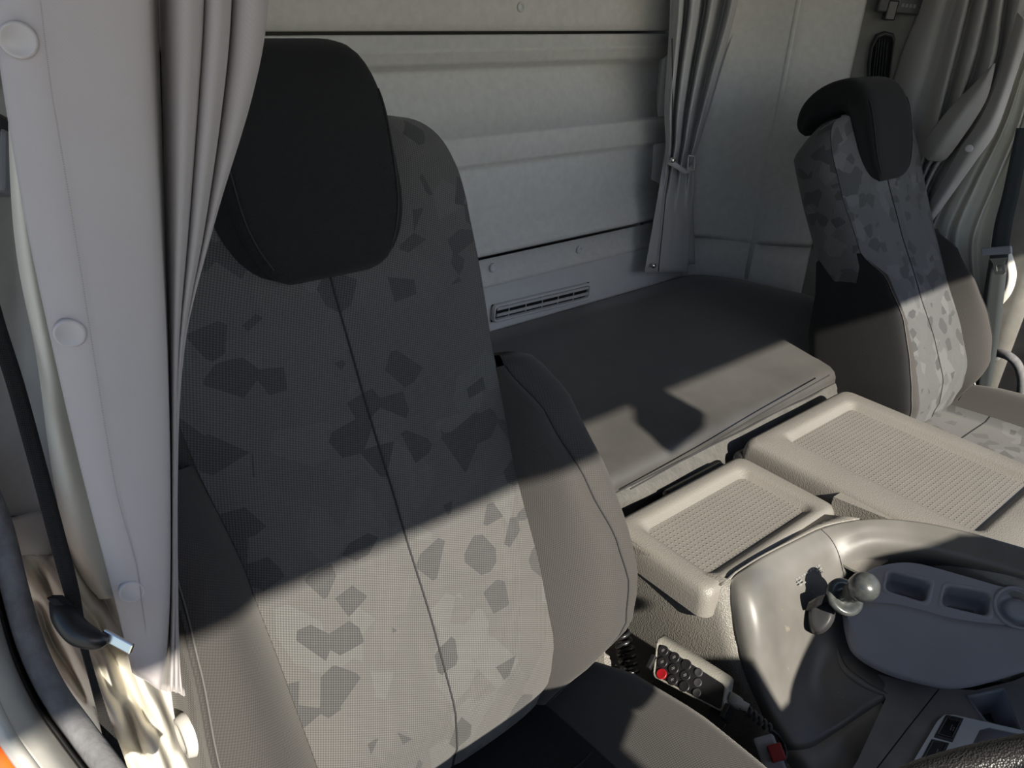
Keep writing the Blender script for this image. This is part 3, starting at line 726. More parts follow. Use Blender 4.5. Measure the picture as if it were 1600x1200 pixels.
grid('storage_slot', [w3, [p-pn*.035+(p-sum(w3, Vec())/5)*-.1 for p in w3]], M['pod'], sw, closeu=True, caps=True)
for q in sq:
    cq = sum(q, Vec())/4
    r3 = [[p-pn*.004 for p in q], [p*.97+cq*.03+pn*.002 for p in q], [p*.84+cq*.16+pn*.0045 for p in q], [p*.62+cq*.38+pn*.0030 for p in q]]
    k = grid('rocker_switch', r3, M['black'], sw, closeu=True, caps=True, smooth=False)
    tube('key_outline', [p*.74+cq*.26+pn*.0048 for p in q]+[q[0]*.74+cq*.26+pn*.0048], .0004, M['greyprint'], k, seg=4)
    bars('switch_marking', cq+e2*.002+pn*.0052, e1, e2, pn, .010, [(0, [(-.5, -.2), (-.1, .15), (.25, .5)], .0016), (.003, [(-.4, -.1), (0, .3)], .0016)], M['greyprint'], k)

# ------------------------------------------------------------------ hand-held remote in its clip, coiled leads, buckle
hs = thing('remote_handset', pd(1080, 1060, 1.04), 'black-faced remote handset with round keys hung on the console side', 'remote')
fq = [pd(1018, 1058, 1.060), pd(1131, 1116, .985), pd(1138, 1070, 1.012), pd(1025, 997, 1.092)]
fn = (fq[1]-fq[0]).cross(fq[3]-fq[0]).normalized()
if fn.dot(CAMP-fq[0]) < 0: fn = -fn
W_, H_ = (fq[1]-fq[0]).length, (fq[3]-fq[0]).length
hv = -(pd(1037, 987, 1.112)-fq[3]).normalized()
def hring(i, o, r): return [quadmap(fq, x/W_, y/H_)+(fn*o if o > -.002 else hv*o) for x, y in rrect(i, W_-i, i, H_-i, r, 4)]
thk = .024
grid('case', [hring(.004, -thk, .005), hring(0, -thk+.003, .006), hring(0, -.003, .006), hring(.0015, 0, .006), hring(.004, .0005, .005), hring(.005, -.001, .005)], M['handset'], hs, closeu=True, caps=True)
l_ = hring(.0045, -.0004, .005); mesh('face_plate', l_, [tuple(range(len(l_)))], M['black'], hs, smooth=False)
fx = (fq[1]-fq[0]).normalized(); fy = fn.cross(fx)
for v in range(3):
    for u in range(4):
        c = quadmap(fq, (.125, .285, .45, .62)[u] + .006*v, (.80, .50, .20)[v]) + fn*.0003
        red = (u == 0 and v == 2); small = u == 3
        r = .0075 if not small else .0058
        k = lathe('key', c, fn, [(-.001, r), (.0012, r), (.0018, r*.88), (.0014, r*.7), (.0014, r*.1)], M['red'] if red else M['black'] if not small else M['darkplastic'], hs, seg=18)
        if not small and not red and (u, v) not in ((2, 0), (2, 2)):
            bars('key_symbol', c+fn*.0022, fx, fy, fn, .007, [(0, [(-.3, .3)], .0009), (.0018, [(-.1, .25)], .0008), (-.0018, [(-.2, .1)], .0008)], M['greyprint'], k)
for p, q in ((0, .55), (1, .1)):
    c = quadmap(fq, p, q if p else .35)
    obox('clip', c + fx*(-.002 if not p else .002) + fn*-.006, fx, fy, fn, .0035, .010, .012, M['black'], hs, bev=.0015)
obox('wall_bracket', quadmap(fq, .9, 0) - fy*.016 - fn*.018, fx, fy, fn, .014, .022, .004, M['black'], hs, bev=.002)
def helix(path, r, turns, rw, n=10):
    P = cr(path, 12); L_ = [0]
    for a, b in zip(P, P[1:]): L_.append(L_[-1]+(b-a).length)
    out = []; N_ = turns*n; a0 = None
    for k in range(N_+1):
        s = L_[-1]*k/N_; i = 0
        while i < len(L_)-2 and L_[i+1] < s: i += 1
        f = (s-L_[i])/max(1e-9, L_[i+1]-L_[i]); p = P[i].lerp(P[i+1], f); d = (P[i+1]-P[i]).normalized()
        if a0 is None: a0, _ = frame_of(d)
        a0 = (a0-d*a0.dot(d)).normalized(); b0 = d.cross(a0); t = 2*math.pi*k/n
        out.append(p + a0*(r*math.cos(t)) + b0*(r*math.sin(t)))
    return out
cw_ = thing('coiled_lead', pd(975, 1020, 1.17), 'thick black coiled lead hanging between the seat and the console', 'cable')
tube('coil', helix([pd(948, 955, 1.16), pd(966, 978, 1.16), pd(976, 1010, 1.155), pd(984, 1045, 1.14), pd(994, 1085, 1.12), pd(1010, 1130, 1.10)], .0115, 15, .003), .0035, M['black'], cw_, seg=7)
hc = thing('handset_lead', pd(1190, 1120, 1.0), 'thin black spiral lead plugged into the end of the remote handset', 'cable')
lathe('strain_relief', pd(1139, 1091, 1.008), pd(1160, 1102, 1.0)-pd(1139, 1091, 1.008), [(0, .0095), (.012, .0085), (.016, .0075), (.017, .006), (.026, .0058)], M['handset'], hc, seg=16)
tube('spiral', helix([pd(1157, 1100, 1.0), pd(1178, 1118, 1.0), pd(1203, 1139, 1.0)], .0042, 6, .002), .0026, M['darkplastic'], hc, seg=6)
tube('wire', cr([pd(1203, 1139, 1.0), pd(1216, 1150, 1.0), pd(1226, 1166, 1.0), pd(1228, 1182, .99), pd(1222, 1196, .98), pd(1215, 1230, .97)], 6), .0020, M['black'], hc, seg=8)
bk = thing('belt_buckle', pd(1200, 1180, .97), 'grey belt buckle with red button between cushion and console', 'buckle')
ba = (pd(1185, 1150, .985)-pd(1215, 1230, .95)).normalized(); bb = ba.cross(_F).normalized()
obox('buckle_body', pd(1205, 1190, .972), ba, bb, ba.cross(bb), .030, .014, .010, M['pod'], bk, bev=.004)
obox('release_button', pd(1213, 1176, .960), ba, bb, ba.cross(bb), .010, .009, .004, M['red'], bk, bev=.002)
# small plastic trim flap behind the cushion, next to the coil
mesh('sill_flap', [pd(915, 1050, 1.17), pd(942, 985, 1.19), pd(968, 992, 1.19), pd(1005, 1092, 1.16), pd(945, 1092, 1.14)], [(0, 1, 2, 3, 4)], M['side'], cb, smooth=False, solid=.004)

# ------------------------------------------------------------------ curtains
def drape(name, pys, cols, mat, parent=None, nu=5, nv=6, thick=.0015, axis='y', pyoff=None):
    """cols: list of (plane value or list of plane values per row, [px per row])"""
    f = ony if axis == 'y' else onx
    rows = []
    for i, py in enumerate(pys):
        rows.append([f(c[1][i], py + (c[2][i] if len(c) > 2 else 0), c[0][i] if isinstance(c[0], (list, tuple)) else c[0]) for c in cols])
    return grid(name, smoothgrid(rows, nu, nv), mat, parent, solid=thick, off=0)
dc = thing('driver_curtain', (.1, .47, CZ-.45), 'long pale grey curtain with snap buttons hanging beside the driver seat', 'curtain')
pys = [-700, -250, 0, 150, 350, 550, 750, 950, 1050]
cols = [
 (.470, [-160, -45, -12, 8, 42, 85, 132, 184, 208]),
 (.459, [-75, 5, 40, 58, 88, 122, 160, 200, 216], [0]*8+[6]),
 (.453, [60, 95, 115, 128, 148, 172, 198, 226, 231], [0]*8+[14]),
 (.450, [170, 185, 190, 198, 212, 228, 240, 248, 243], [0]*8+[24]),
 (.452, [218, 226, 228, 233, 245, 256, 262, 261, 249], [0]*8+[28]),
 (.462, [222, 229, 231, 237, 248, 259, 264, 263, 252], [0]*8+[28]),
 (.500, [236, 241, 244, 249, 256, 263, 266, 265, 260], [0]*8+[30]),
 (.497, [246, 252, 255, 258, 261, 265, 268, 267, 262], [0]*8+[30]),
 (.470, [262, 266, 268, 270, 270, 270, 270, 269, 266], [0]*8+[30]),
 (.462, [292, 294, 293, 289, 281, 274, 272, 271, 268], [0]*8+[30]),
 (.472, [318, 318, 315, 307, 293, 278, 273, 272, 270], [0]*8+[30]),
 (.496, [322, 321, 318, 310, 295, 280, 274, 273, 272], [0]*8+[30]),
 (.474, [330, 328, 324, 315, 299, 281, 274, 274, 274], [0]*8+[30]),
 (.468, [348, 345, 342, 331, 309, 282, 275, 275, 276], [0]*8+[32]),
 (.478, [364, 362, 358, 346, 318, 284, 276, 277, 279], [0]*8+[32]),
 (.498, [368, 365, 361, 348, 320, 285, 276, 277, 281], [0]*8+[33]),
 (.484, [380, 376, 372, 358, 324, 286, 275, 276, 283], [0]*8+[34]),
 (.480, [408, 404, 398, 378, 330, 285, 272, 272, 284], [0]*8+[35]),
 (.490, [428, 424, 417, 392, 333, 284, 268, 267, 286], [0]*8+[36]),
 (.520, [430, 425, 416, 390, 331, 283, 268, 268, 292], [0]*8+[40]),
]
dcl = drape('cloth', pys, cols, M['curtain'], dc, nu=4, nv=7)
def ycol(py, a): # depth of the flat hem at a column fraction a
    return .4595-.006*a
for i, (px, py) in enumerate([(30, 62), (110, 518), (207, 920)]):
    c = ony(px, py, (.4615, .4605, .4575)[i]); nr = (CAMP - c); nr.z = 0; nr = (nr.normalized()*.4 + Vec((-.42, -1, 0)).normalized()*.6).normalized(); c += nr*.0022
    lathe('snap_button', c - nr*.001, nr, [(-.002, .0086), (.0016, .0086), (.0026, .0080), (.0028, .0070), (.0022, .0062), (.0024, .0005)], M['button'], dc, seg=26)
spx = cr([(62, 0, 0), (78, 130, 0), (92, 215, 0), (122, 400, 0), (150, 580, 0), (180, 760, 0), (212, 880, 0), (222, 950, 0), (240, 1060, 0)], 16)
vs, fs = [], []
for i in range(0, len(spx)-1):
    p, q = spx[i], spx[i+1]
    for k in range(3):
        a, b = p.lerp(q, (k+.1)/3), p.lerp(q, (k+.75)/3)
        A_, B_2 = ony(a.x, a.y, .4535), ony(b.x, b.y, .4535); n0 = len(vs)
        vs += [A_-Vec((.0004, .0012, 0)), A_+Vec((.0004, -.0012, 0)), B_2+Vec((.0004, -.0012, 0)), B_2-Vec((.0004, .0012, 0))]; fs.append((n0, n0+1, n0+2, n0+3))
mesh('stitching', vs, fs, M['stitch_l'], dc, smooth=False)['kind'] = 'stuff'

# pale lining curtain bunched behind it
lc = thing('lining_curtain', (.06, .55, CZ-.5), 'cream lining curtain bunched between the pillar trim and grey curtain', 'curtain')
pys = [150, 300, 420, 560, 700, 820, 890, 935]
cols = [
 (.600, [40, 40, 52, 75, 92, 108, 122, 160]),
 (.585, [18, 20, 32, 60, 78, 98, 118, 155]),
 (.560, [14, 22, 36, 62, 82, 104, 124, 158]),
 (.550, [22, 32, 48, 74, 96, 122, 142, 166]),
 (.556, [40, 48, 66, 92, 116, 146, 164, 176]),
 (.575, [70, 80, 96, 120, 144, 168, 182, 190]),
 (.60, [100, 110, 122, 145, 165, 190, 205, 212])]
drape('hanging_fold', pys, cols, M['lining'], lc, nu=5, nv=5)
# lower heap of folded lining
pys = [868, 905, 945, 985, 1030, 1075, 1120, 1170, 1230, 1300]
rl = random.Random(11)
lft = [10, 30, 48, 60, 80, 100, 128, 150, 185, 230]; rgt = [195, 215, 235, 255, 275, 290, 300, 315, 330, 350]
cols = []
nC = 15
for j in range(nC):
    u = j/(nC-1); ys = []; xs_ = []
    for i in range(len(pys)):
        fold = .016*math.sin(u*15 + i*.9 + 1.2*math.sin(i*.8)) + .010*math.sin(u*31 - i*1.3)
        ys.append(.575 - .012*i + .03*abs(u-.45)*2 - fold*.9 + rl.uniform(-.003, .003))
        xs_.append(lft[i] + (rgt[i]-lft[i])*u)
    cols.append((ys, xs_))
drape('fallen_folds', pys, cols, M['lining'], lc, nu=4, nv=5)

# bunk curtain tied back at the rear corner
bc = thing('bunk_curtain', (1.66, 1.25, CZ-.72), 'grey bunk curtain tied back against the rear wall corner', 'curtain')
pys = [-600, -120, 10, 100, 172, 225, 256, 330, 426]
Lp = [1060, 1048, 1047, 1042, 1038, 1040, 1036, 1024, 1007]; Rp = [1290, 1185, 1158, 1130, 1109, 1093, 1086, 1081, 1074]
cols = []; nC = 25
for j in range(nC):
    u = j/(nC-1); amp = [.03, .03, .03, .026, .022, .016, .012, .005, .004]
    ph = math.sin(u*math.pi*2*4.2 + .6) + .4*math.sin(u*math.pi*2*7.3+2)
    ys = [1.245 + a*ph + .04*u for a in amp]; ys[-1] = 1.245+.02*u; ys[-2] = 1.248+.02*u
    uu = u**1.15
    cols.append((ys, [l+(r-l)*uu for l, r in zip(Lp, Rp)]))
drape('cloth', pys, cols, M['curtain_b'], bc, nu=3, nv=6)
drape('rear_flap', [262, 330, 412], [(1.29, [1070, 1070, 1072]), (1.285, [1080, 1081, 1083]), (1.30, [1082, 1083, 1086])], M['curtain_b'], bc)
tp = [ony(1043, 247, 1.222), ony(1056, 254, 1.214), ony(1070, 263, 1.215), ony(1080, 258, 1.225), ony(1087, 250, 1.25)]
tb = [ony(1042, 256, 1.222), ony(1055, 263, 1.214), ony(1069, 271, 1.215), ony(1079, 268, 1.225), ony(1086, 262, 1.25)]
tie = grid('tie_strap', [cr(tp, 4), cr(tb, 4)], M['curtain_b'], bc, solid=.003)
tube('tie_loop', [ony(1076, 243, 1.21), ony(1085, 244, 1.215), ony(1084, 266, 1.215), ony(1074, 266, 1.21), ony(1076, 243, 1.21)], .0022, M['curtain_b'], bc, seg=6)
for px, py, y in ((1051, 250, 1.208), (1021, 415, 1.236)):
    lathe('stud', ony(px, py, y), Vec((-.3, -1, 0)), [(-.002, .007), (.002, .007), (.005, .004), (.006, .001)], M['steel'], bc, seg=16)
tube('hem_seam', [ony(px, py, y) for px, py, y in [(1050, 60, 1.225), (1051, 150, 1.228), (1050, 230, 1.232), (1046, 270, 1.236), (1040, 310, 1.240), (1031, 400, 1.2405), (1029, 424, 1.240)]], .0012, M['stitch'], bc, seg=5)

# passenger side: grey curtain
pc = thing('passenger_curtain', (2.02, .8, CZ-.4), 'taupe grey curtain draped behind the passenger headrest', 'curtain')
pys = [-500, -150, 0, 100, 200, 280, 340]
cols = [
 (2.08, [1600, 1485, 1440, 1403, 1378, 1370, 1380]),
 (2.04, [1620, 1505, 1458, 1422, 1396, 1386, 1392]),
 (2.03, [1632, 1520, 1474, 1446, 1418, 1402, 1402]),
 (2.06, [1642, 1532, 1494, 1466, 1436, 1412, 1410]),
 (2.01, [1650, 1540, 1506, 1482, 1456, 1426, 1416]),
 (2.02, [1654, 1546, 1514, 1489, 1463, 1433, 1421]),
 (2.07, [1658, 1550, 1517, 1492, 1465, 1435, 1423]),
 (2.01, [1672, 1564, 1534, 1510, 1478, 1440, 1427]),
 (2.02, [1682, 1574, 1544, 1520, 1484, 1444, 1429]),
 (2.07, [1685, 1577, 1547, 1523, 1486, 1446, 1431]),
 (2.01, [1700, 1592, 1560, 1541, 1496, 1450, 1434]),
 (2.02, [1706, 1600, 1568, 1552, 1504, 1454, 1437]),
 (2.08, [1709, 1603, 1571, 1555, 1507, 1458, 1440]),
 (2.01, [1740, 1628, 1592, 1568, 1525, 1475, 1448]),
 (2.05, [1760, 1648, 1612, 1584, 1545, 1490, 1460])]
drape('cloth', pys, cols, M['curtain_p'], pc, nu=3, nv=6, axis='x')
# folded-over flap
l1 = cr([onx(1549, 104, 2.0), onx(1520, 133, 1.99), (onx(1490, 163, 1.985)), onx(1464, 194, 1.98), onx(1446, 220, 1.985), onx(1441, 238, 1.99)], 5)
m1 = cr([onx(1552, 100, 1.985), onx(1530, 140, 1.965), onx(1504, 176, 1.95), onx(1480, 210, 1.945), onx(1462, 236, 1.955), onx(1450, 250, 1.975)], 5)
r1 = cr([onx(1555, 99, 2.0), onx(1543, 150, 1.985), onx(1522, 188, 1.975), onx(1500, 220, 1.975), onx(1480, 246, 1.985), onx(1468, 252, 1.995)], 5)
grid('folded_flap', smoothgrid([l1, m1, r1], 1, 6), M['curtain_p'], pc, solid=.002, off=0)
l1 = cr([onx(1590, 20, 1.985), onx(1565, 110, 1.975), onx(1535, 180, 1.965), onx(1500, 232, 1.96), onx(1468, 288, 1.965), onx(1446, 330, 1.975)], 5)
m1 = cr([onx(1600, 30, 1.965), onx(1576, 115, 1.955), onx(1548, 190, 1.945), onx(1514, 240, 1.94), onx(1480, 295, 1.945), onx(1451, 338, 1.96)], 5)
r1 = cr([onx(1612, 40, 1.975), onx(1585, 125, 1.97), onx(1556, 205, 1.965), onx(1524, 252, 1.955), onx(1490, 300, 1.96), onx(1456, 346, 1.97)], 5)
grid('hem_strip', smoothgrid([l1, m1, r1], 1, 6), M['curtain_p'], pc, solid=.002, off=0)
lathe('snap_button', onx(1514, 232, 1.938), Vec((-1, -.3, .2)), [(-.002, .0085), (.002, .0085), (.003, .007), (.0025, .001)], M['button'], pc, seg=20)
# passenger side: cream lining
pl = thing('passenger_lining', (2.02, .7, CZ-.6), 'cream pleated curtain hanging between passenger seat and door', 'curtain')
pys = [-300, 40, 120, 200, 290, 370, 430, 485]
Lp = [1650, 1594, 1570, 1543, 1492, 1456, 1478, 1512]; Rp = [1760, 1660, 1640, 1618, 1592, 1568, 1556, 1548]
cols = []; nC = 41
for j in range(nC):
    u = j/(nC-1); ph = math.sin(u*math.pi*2*4.6 + .4) + .35*math.sin(u*math.pi*2*7.7 + 1)
    xs_ = [2.03 + a*ph + .03*(1-u) for a in (.008, .008, .009, .010, .011, .011, .010, .008)]
    cols.append((xs_, [l+(r-l)*u + 2.5*math.sin(u*19+i) for i, (l, r) in enumerate(zip(Lp, Rp))], [0]*5+[25*math.sin(u*2.2)*0, 10*u, 14*math.sin(u*9)]))
drape('pleats', pys, cols, M['lining_p'], pl, nu=2, nv=6, axis='x')
l1 = cr([onx(1568, 360, 1.99), onx(1582, 400, 1.985), onx(1588, 430, 1.985), onx(1580, 458, 1.99), onx(1562, 480, 2.0)], 6)
m1 = cr([onx(1560, 362, 2.0), onx(1570, 402, 1.975), onx(1575, 430, 1.97), onx(1570, 452, 1.975), onx(1556, 474, 1.99)], 6)
r1 = cr([onx(1552, 364, 2.02), onx(1558, 402, 2.01), onx(1562, 430, 2.01), onx(1560, 450, 2.01), onx(1550, 470, 2.01)], 6)
grid('looped_edge', smoothgrid([l1, m1, r1], 1, 5), M['lining'], pl, solid=.002, off=0)

# ------------------------------------------------------------------ seat belts
def strap(name, path, mat, parent, thick=.0016):
    a = cr([pd(px-w, py+s, d) for px, py, w, s, d in path], 6); b = cr([pd(px+w, py-s, d+e) for (px, py, w, s, d), e in zip(path, [.004]*len(path))], 6)
    return grid(name, [[x*(1-k/3)+y*(k/3) for x, y in zip(a, b)] for k in range(4)], mat, parent, solid=thick, off=0)
db = thing('driver_belt', pd(120, 1000, .5), 'black driver seat belt with tongue hanging by the door opening', 'seat belt')
strap('webbing', [(-40, 380, 14, 3, .50), (-8, 500, 14, 3, .50), (24, 600, 13.5, 3, .50), (60, 730, 13, 3, .50), (92, 850, 13, 3, .50), (112, 925, 12, 3, .50), (124, 980, 9, 2, .50)], M['belt'], db)
strap('lower_webbing', [(126, 985, 7, 2, .505), (132, 1015, 5, 1, .505), (146, 1065, 5, 1, .505), (163, 1125, 8, 2, .505), (182, 1190, 13, 2, .505), (200, 1260, 15, 2, .505)], M['belt'], db)
# tongue: plastic grip + metal plate
g0 = cr([pd(84, 940, .495), pd(100, 962, .488), pd(122, 988, .482), pd(150, 1000, .482), pd(164, 998, .486)], 6)
rr_ = cr([(.003, 0, 0), (.0075, 0, 0), (.008, 0, 0), (.006, 0, 0), (.004, 0, 0)], 6)
tg = tube('tongue_grip', g0, [p.x for p in rr_], M['black'], db, seg=14)
obox('grip_slot', pd(99, 945, .490), (pd(108, 955, .49)-pd(90, 938, .49)).normalized(), _R, _F, .008, .0035, .004, M['void'], tg, bev=.001)
pa, pb = pd(160, 990, .486), pd(207, 1015, .482); px_ = (pb-pa).normalized(); py_ = px_.cross(_F).normalized()
obox('tongue_plate', (pa+pb)/2, px_, py_, px_.cross(py_), (pb-pa).length/2, .0035, .0013, M['steel'], db, bev=.001)
pb_ = thing('passenger_belt', onx(1555, 450, 1.97), 'grey passenger seat belt with steel tongue over the cream curtain', 'seat belt')
def strapx(name, path, mat, parent):
    a = cr([onx(px-w, py, x) for px, py, w, x in path], 6); b = cr([onx(px+w, py, x+.006) for px, py, w, x in path], 6)
    return grid(name, [[p*(1-k/3)+q*(k/3) for p, q in zip(a, b)] for k in range(4)], mat, parent, solid=.0018, off=0)
strapx('webbing', [(1600, 200, 12, 1.97), (1580, 300, 13, 1.965), (1568, 350, 14, 1.96), (1561, 400, 14.5, 1.955), (1553, 460, 16, 1.95), (1547, 520, 15, 1.95), (1541, 570, 13, 1.955), (1534, 625, 11, 1.96)], M['belt_p'], pb_)
bx = (onx(1577, 390, 1.945)-onx(1538, 393, 1.94)).normalized(); by = (onx(1556, 385, 1.94)-onx(1560, 428, 1.93)).normalized(); bz_ = bx.cross(by).normalized()
obox('tongue_grip', onx(1557, 392, 1.935), bx, by, bz_, .030, .009, .006, M['pod'], pb_, bev=.003)
def tq(u, v): return onx(1561, 413, 1.918) + bx*u + by*v
fillholes('tongue_plate', [tq(-.018, .014), tq(-.011, .002), tq(-.011, -.020), tq(-.008, -.023), tq(.008, -.023), tq(.011, -.020), tq(.011, .002), tq(.018, .014)], [[tq(-.005, -.002), tq(-.005, -.015), tq(.005, -.015), tq(.005, -.002)]], M['steel'], pb_, solid=.003)
# bare anchor stalk beside the passenger cushion
an = thing('belt_anchor', onx(1520, 620, 1.95), 'thin steel anchor stalk beside the passenger cushion', 'anchor')
tube('stalk', [onx(1524, 560, 1.97), onx(1527, 595, 1.97), onx(1545, 632, 1.97)], .004, M['pillar'], an, seg=8)
tube('stalk', [onx(1518, 575, 1.98), onx(1524, 610, 1.98), onx(1550, 640, 1.98)], .0035, M['steel'], an, seg=8)
gh = thing('grab_handle', onx(1585, 600, 2.12), 'dark curved grab handle on the passenger door', 'handle')
tube('grip', cr([onx(1553, 556, 2.15), onx(1556, 551, 2.10), onx(1575, 556, 2.08), onx(1590, 570, 2.08), onx(1597, 595, 2.08), onx(1594, 625, 2.09), onx(1586, 650, 2.15)], 6), .011, M['rubber'], gh, seg=12)
lathe('fixing', onx(1553, 556, 2.15), Vec((-1, 0, 0)), [(-.01, .016), (.006, .016), (.010, .012)], M['rubber'], gh, seg=16)

# ------------------------------------------------------------------ side wall louvre and top bracket
sv = thing('side_louvre', Vec((2.06, 1.03, 1.3)), 'dark tall louvred vent on the far side wall behind the curtain', 'vent')
sn_ = Vec((-.72, -.69, 0)).normalized(); P0 = Vec((2.045, 1.045, 0)); sx_ = Vec((-sn_.y*-1, sn_.x*-1, 0)); sx_ = Vec((.69, -.72, 0)).normalized()
def onsv(px, py, o=0):
    r = ray(px, py); return CAMP + r*((P0+sn_*o-CAMP).dot(sn_)/r.dot(sn_))
ol = [(1357, 130), (1358, 100), (1362, 72), (1371, 54), (1384, 49), (1396, 52), (1399, 62), (1395, 90), (1390, 130), (1386, 160), (1352, 160)]
lo = [onsv(*p, o=.010) for p in ol]; c_ = sum(lo, Vec())/len(lo)
grid('surround', [[p-sn_*.02 for p in lo], lo, [p*.94+c_*.06+sn_*.003 for p in lo], [p*.86+c_*.14 for p in lo], [p*.85+c_*.15-sn_*.012 for p in lo]], M['darkplastic'], sv, closeu=True)
bk_ = [p*.86+c_*.14-sn_*.011 for p in lo]; mesh('duct_shade', bk_, [tuple(range(len(bk_)))], M['void'], sv, smooth=False)
for k in range(5):
    u = (k+.6)/5.4
    a = onsv(1369+22*u, 60+(6 if k in (0, 4) else 0), .008); b = onsv(1357+26*u, 158, .008)
    mesh('slat', [a-sx_*.0022, a+sx_*.0022-sn_*.008, b+sx_*.0022-sn_*.008, b-sx_*.0022], [(0, 1, 2, 3)], M['darkplastic'], sv, smooth=False, solid=.0015)
br = thing('overhead_bracket', onsv(1405, 8, .02), 'dark bracket at the top of the far side wall', 'bracket')
bx_ = (onsv(1430, 14, .02)-onsv(1386, 10, .02)).normalized()
obox('bracket_body', onsv(1408, 6, .02), bx_, bx_.cross(sn_).normalized(), sn_, .055, .022, .012, M['darkplastic'], br, bev=.004)
obox('bracket_tab', onsv(1391, 16, .02), bx_, bx_.cross(sn_).normalized(), sn_, .012, .022, .015, M['black'], br, bev=.003)
bars('raised_mark', onsv(1409, 8, .033), bx_, bx_.cross(sn_).normalized(), sn_, .045, [(0, [(0, .14), (.2, .34), (.4, .54), (.6, .74)], .008)], M['greyprint'], br)

# ------------------------------------------------------------------ door opening on the driver's side
ds = thing('door_2', (0, .45, .4), kind='structure')
sp_ = [(-60, 640, .52), (-30, 745, .52), (0, 825, .515), (22, 915, .51), (46, 1000, .505), (80, 1075, .50), (125, 1140, .49), (170, 1200, .48), (230, 1280, .47)]
SP = cr([pd(*p) for p in sp_], 6)
tube('weatherstrip', SP, .0078, M['rubber'], ds, seg=14)
def off(d0, dpx, dpy): return cr([pd(px+dpx, py+dpy, d+d0) for px, py, d in sp_], 6)
grid('seal_channel', smoothgrid([off(0, -8, 4), off(.012, -20, 15), off(.0, -32, 24)], 1, 3), M['darkplastic'], ds, solid=.002)
grid('sill_trim', smoothgrid([off(0, -32, 24), off(-.02, -50, 42), off(-.03, -64, 62)], 1, 4), M['pillar'], ds, solid=.002)
tube('sill_joint', off(-.031, -64, 63), .0016, M['darkplastic'], ds, seg=6)
grid('outer_sill', smoothgrid([off(-.03, -64, 64), off(-.035, -70, 70), off(-.03, -80, 80)], 1, 3), M['pillar'], ds, solid=.002)
grid('body_paint', smoothgrid([off(-.03, -80, 80), off(-.03, -140, 140), off(.0, -220, 220)], 1, 3), M['orange'], ds, solid=.002)
# pillar trim panels
grid('pillar_trim', smoothgrid([[pd(-80, 230, .70), pd(0, 240, .69), pd(40, 300, .68), pd(120, 300, .72)], [pd(-80, 480, .69), pd(10, 490, .665), pd(50, 500, .66), pd(140, 500, .70)], [pd(-60, 730, .67), pd(30, 735, .64), pd(75, 740, .635), pd(160, 740, .68)], [pd(-60, 805, .665), pd(35, 806, .632), pd(85, 800, .63), pd(170, 800, .68)]], 4, 6), M['pillar'], ds, solid=.003)
grid('trim_step', smoothgrid([[pd(-60, 806, .655), pd(12, 810, .622), pd(60, 800, .62), pd(110, 800, .64)], [pd(-60, 850, .65), pd(18, 850, .618), pd(70, 842, .615), pd(120, 842, .64)], [pd(-60, 885, .655), pd(22, 882, .622), pd(80, 874, .62), pd(130, 874, .645)]], 4, 4), M['pillar'], ds, solid=.003)
obox('belt_guide', pd(-4, 255, .63), _R, _U, _F, .012, .026, .012, M['pod'], ds, bev=.004)
obox('belt_guide', pd(-8, 205, .63), _R, _U, _F, .012, .012, .015, M['darkplastic'], ds, bev=.004)

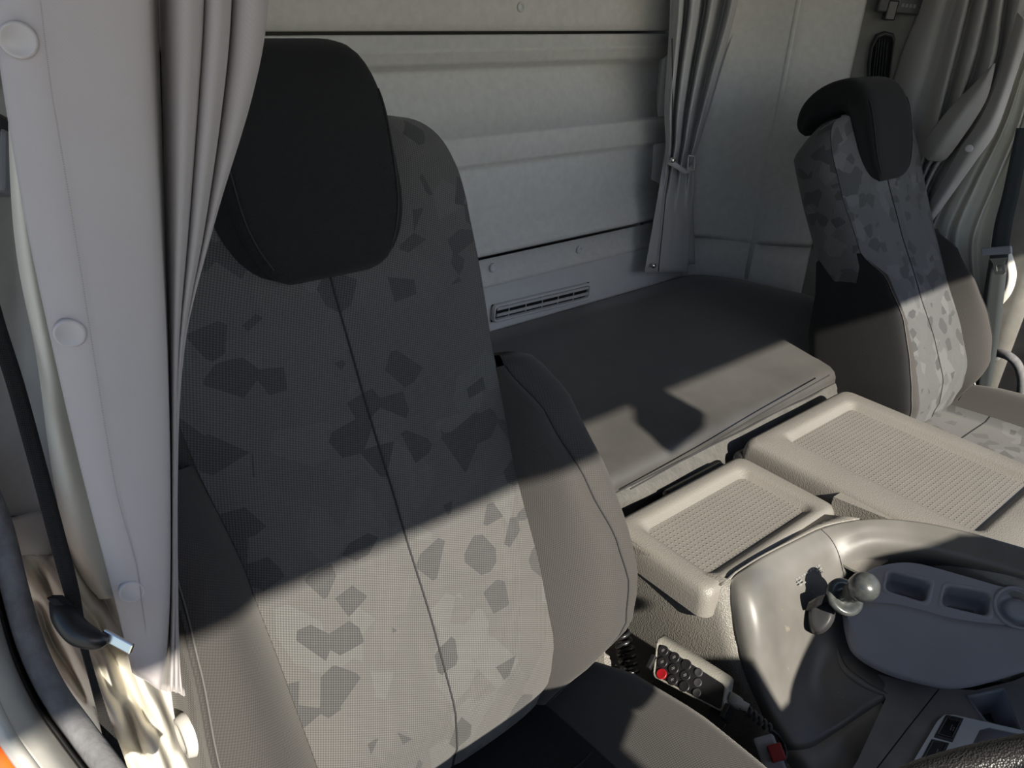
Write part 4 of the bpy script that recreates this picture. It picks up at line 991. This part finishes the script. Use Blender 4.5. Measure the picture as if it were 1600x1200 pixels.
# ------------------------------------------------------------------ steering wheel and dashboard ahead of the driver
wh = thing('steering_wheel', V(.33, -.10, -.383), 'black leather steering wheel rim at the lower right corner', 'steering wheel')
wn = Vec((0, .55, .83)).normalized(); wa = Vec((1, 0, 0)); wb = wn.cross(wa).normalized(); wc_ = V(.33, -.10, -.383)
rim = [[wc_ + (wa*math.cos(t)+wb*math.sin(t))*(.253+.0165*math.cos(q)) + wn*(.0165*math.sin(q)) for q in [2*math.pi*k/16 for k in range(16)]] for t in [2*math.pi*i/72 for i in range(73)]]
grid('rim', rim, M['leather'], wh, closeu=True)
lathe('hub', wc_ - wn*.03, wn, [(-.03, .05), (0, .085), (.02, .08), (.028, .05), (.03, .005)], M['black'], wh, seg=28)
for a in (20, 160, 250, 290):
    t = math.radians(a); dv = wa*math.cos(t)+wb*math.sin(t)
    tube('spoke', [wc_ - wn*.02 + dv*.06, wc_ - wn*.012 + dv*.15, wc_ + dv*.25], .012, M['black'], wh, seg=8)
tube('column', [wc_ - wn*.04, wc_ - wn*.40 + Vec((0, -.10, 0))], .035, M['black'], wh, seg=14)
dsh = thing('trim_2', (1.05, -.7, 0), kind='structure')
DP = [(-.05, -.445), (.455, -.445), (.48, -.475), (.495, -.60), (.64, -.62), (.655, -.56), (.760, -.555), (.775, -.655), (.815, -.66), (.90, -.605), (1.0, -.528), (1.13, -.513), (1.19, -.540), (1.21, -.578), (1.3, -.66), (1.5, -.70), (2.16, -.62)]  # unseen dash; top outline shaped so its shadow falls on console and cushion
y1 = -.50
DP = [(-.5, -.445)] + [(x-SUN_B*.86, w_) for x, w_ in DP[1:-1]] + [DP[-1]]
topf = [V(x, y1, w_-.7*y1) for x, w_ in DP]; topb = [V(x, -.93, min(w_-.7*y1, -.12)-.0) for x, w_ in DP]; bot = [Vec((x, y1-.05, .25)) for x, w_ in DP]
mesh('dashboard', bot+topf+topb, [(i+n*len(DP), i+1+n*len(DP), i+1+(n+1)*len(DP), i+(n+1)*len(DP)) for n in range(2) for i in range(len(DP)-1)], M['darkplastic'], dsh, smooth=False)
# unseen block added at the windscreen header, shaped to throw the bunk's shade notch
hd = bpy.data.objects['trim_1']
mp_ = [V(x-SUN_B*1.46, -.66, w_+.7*.66) for x, w_ in [(1.035, -.08), (1.035, -.114), (.987, -.159), (.984, -.222), (1.0, -.245), (1.10, -.225), (1.134, -.199), (1.116, -.12), (1.114, -.08)]]
grid('shade_notch_block', [mp_, [p+Vec((0, .02, -.014)) for p in mp_]], M['black'], hd, closeu=True, caps=True, smooth=False)
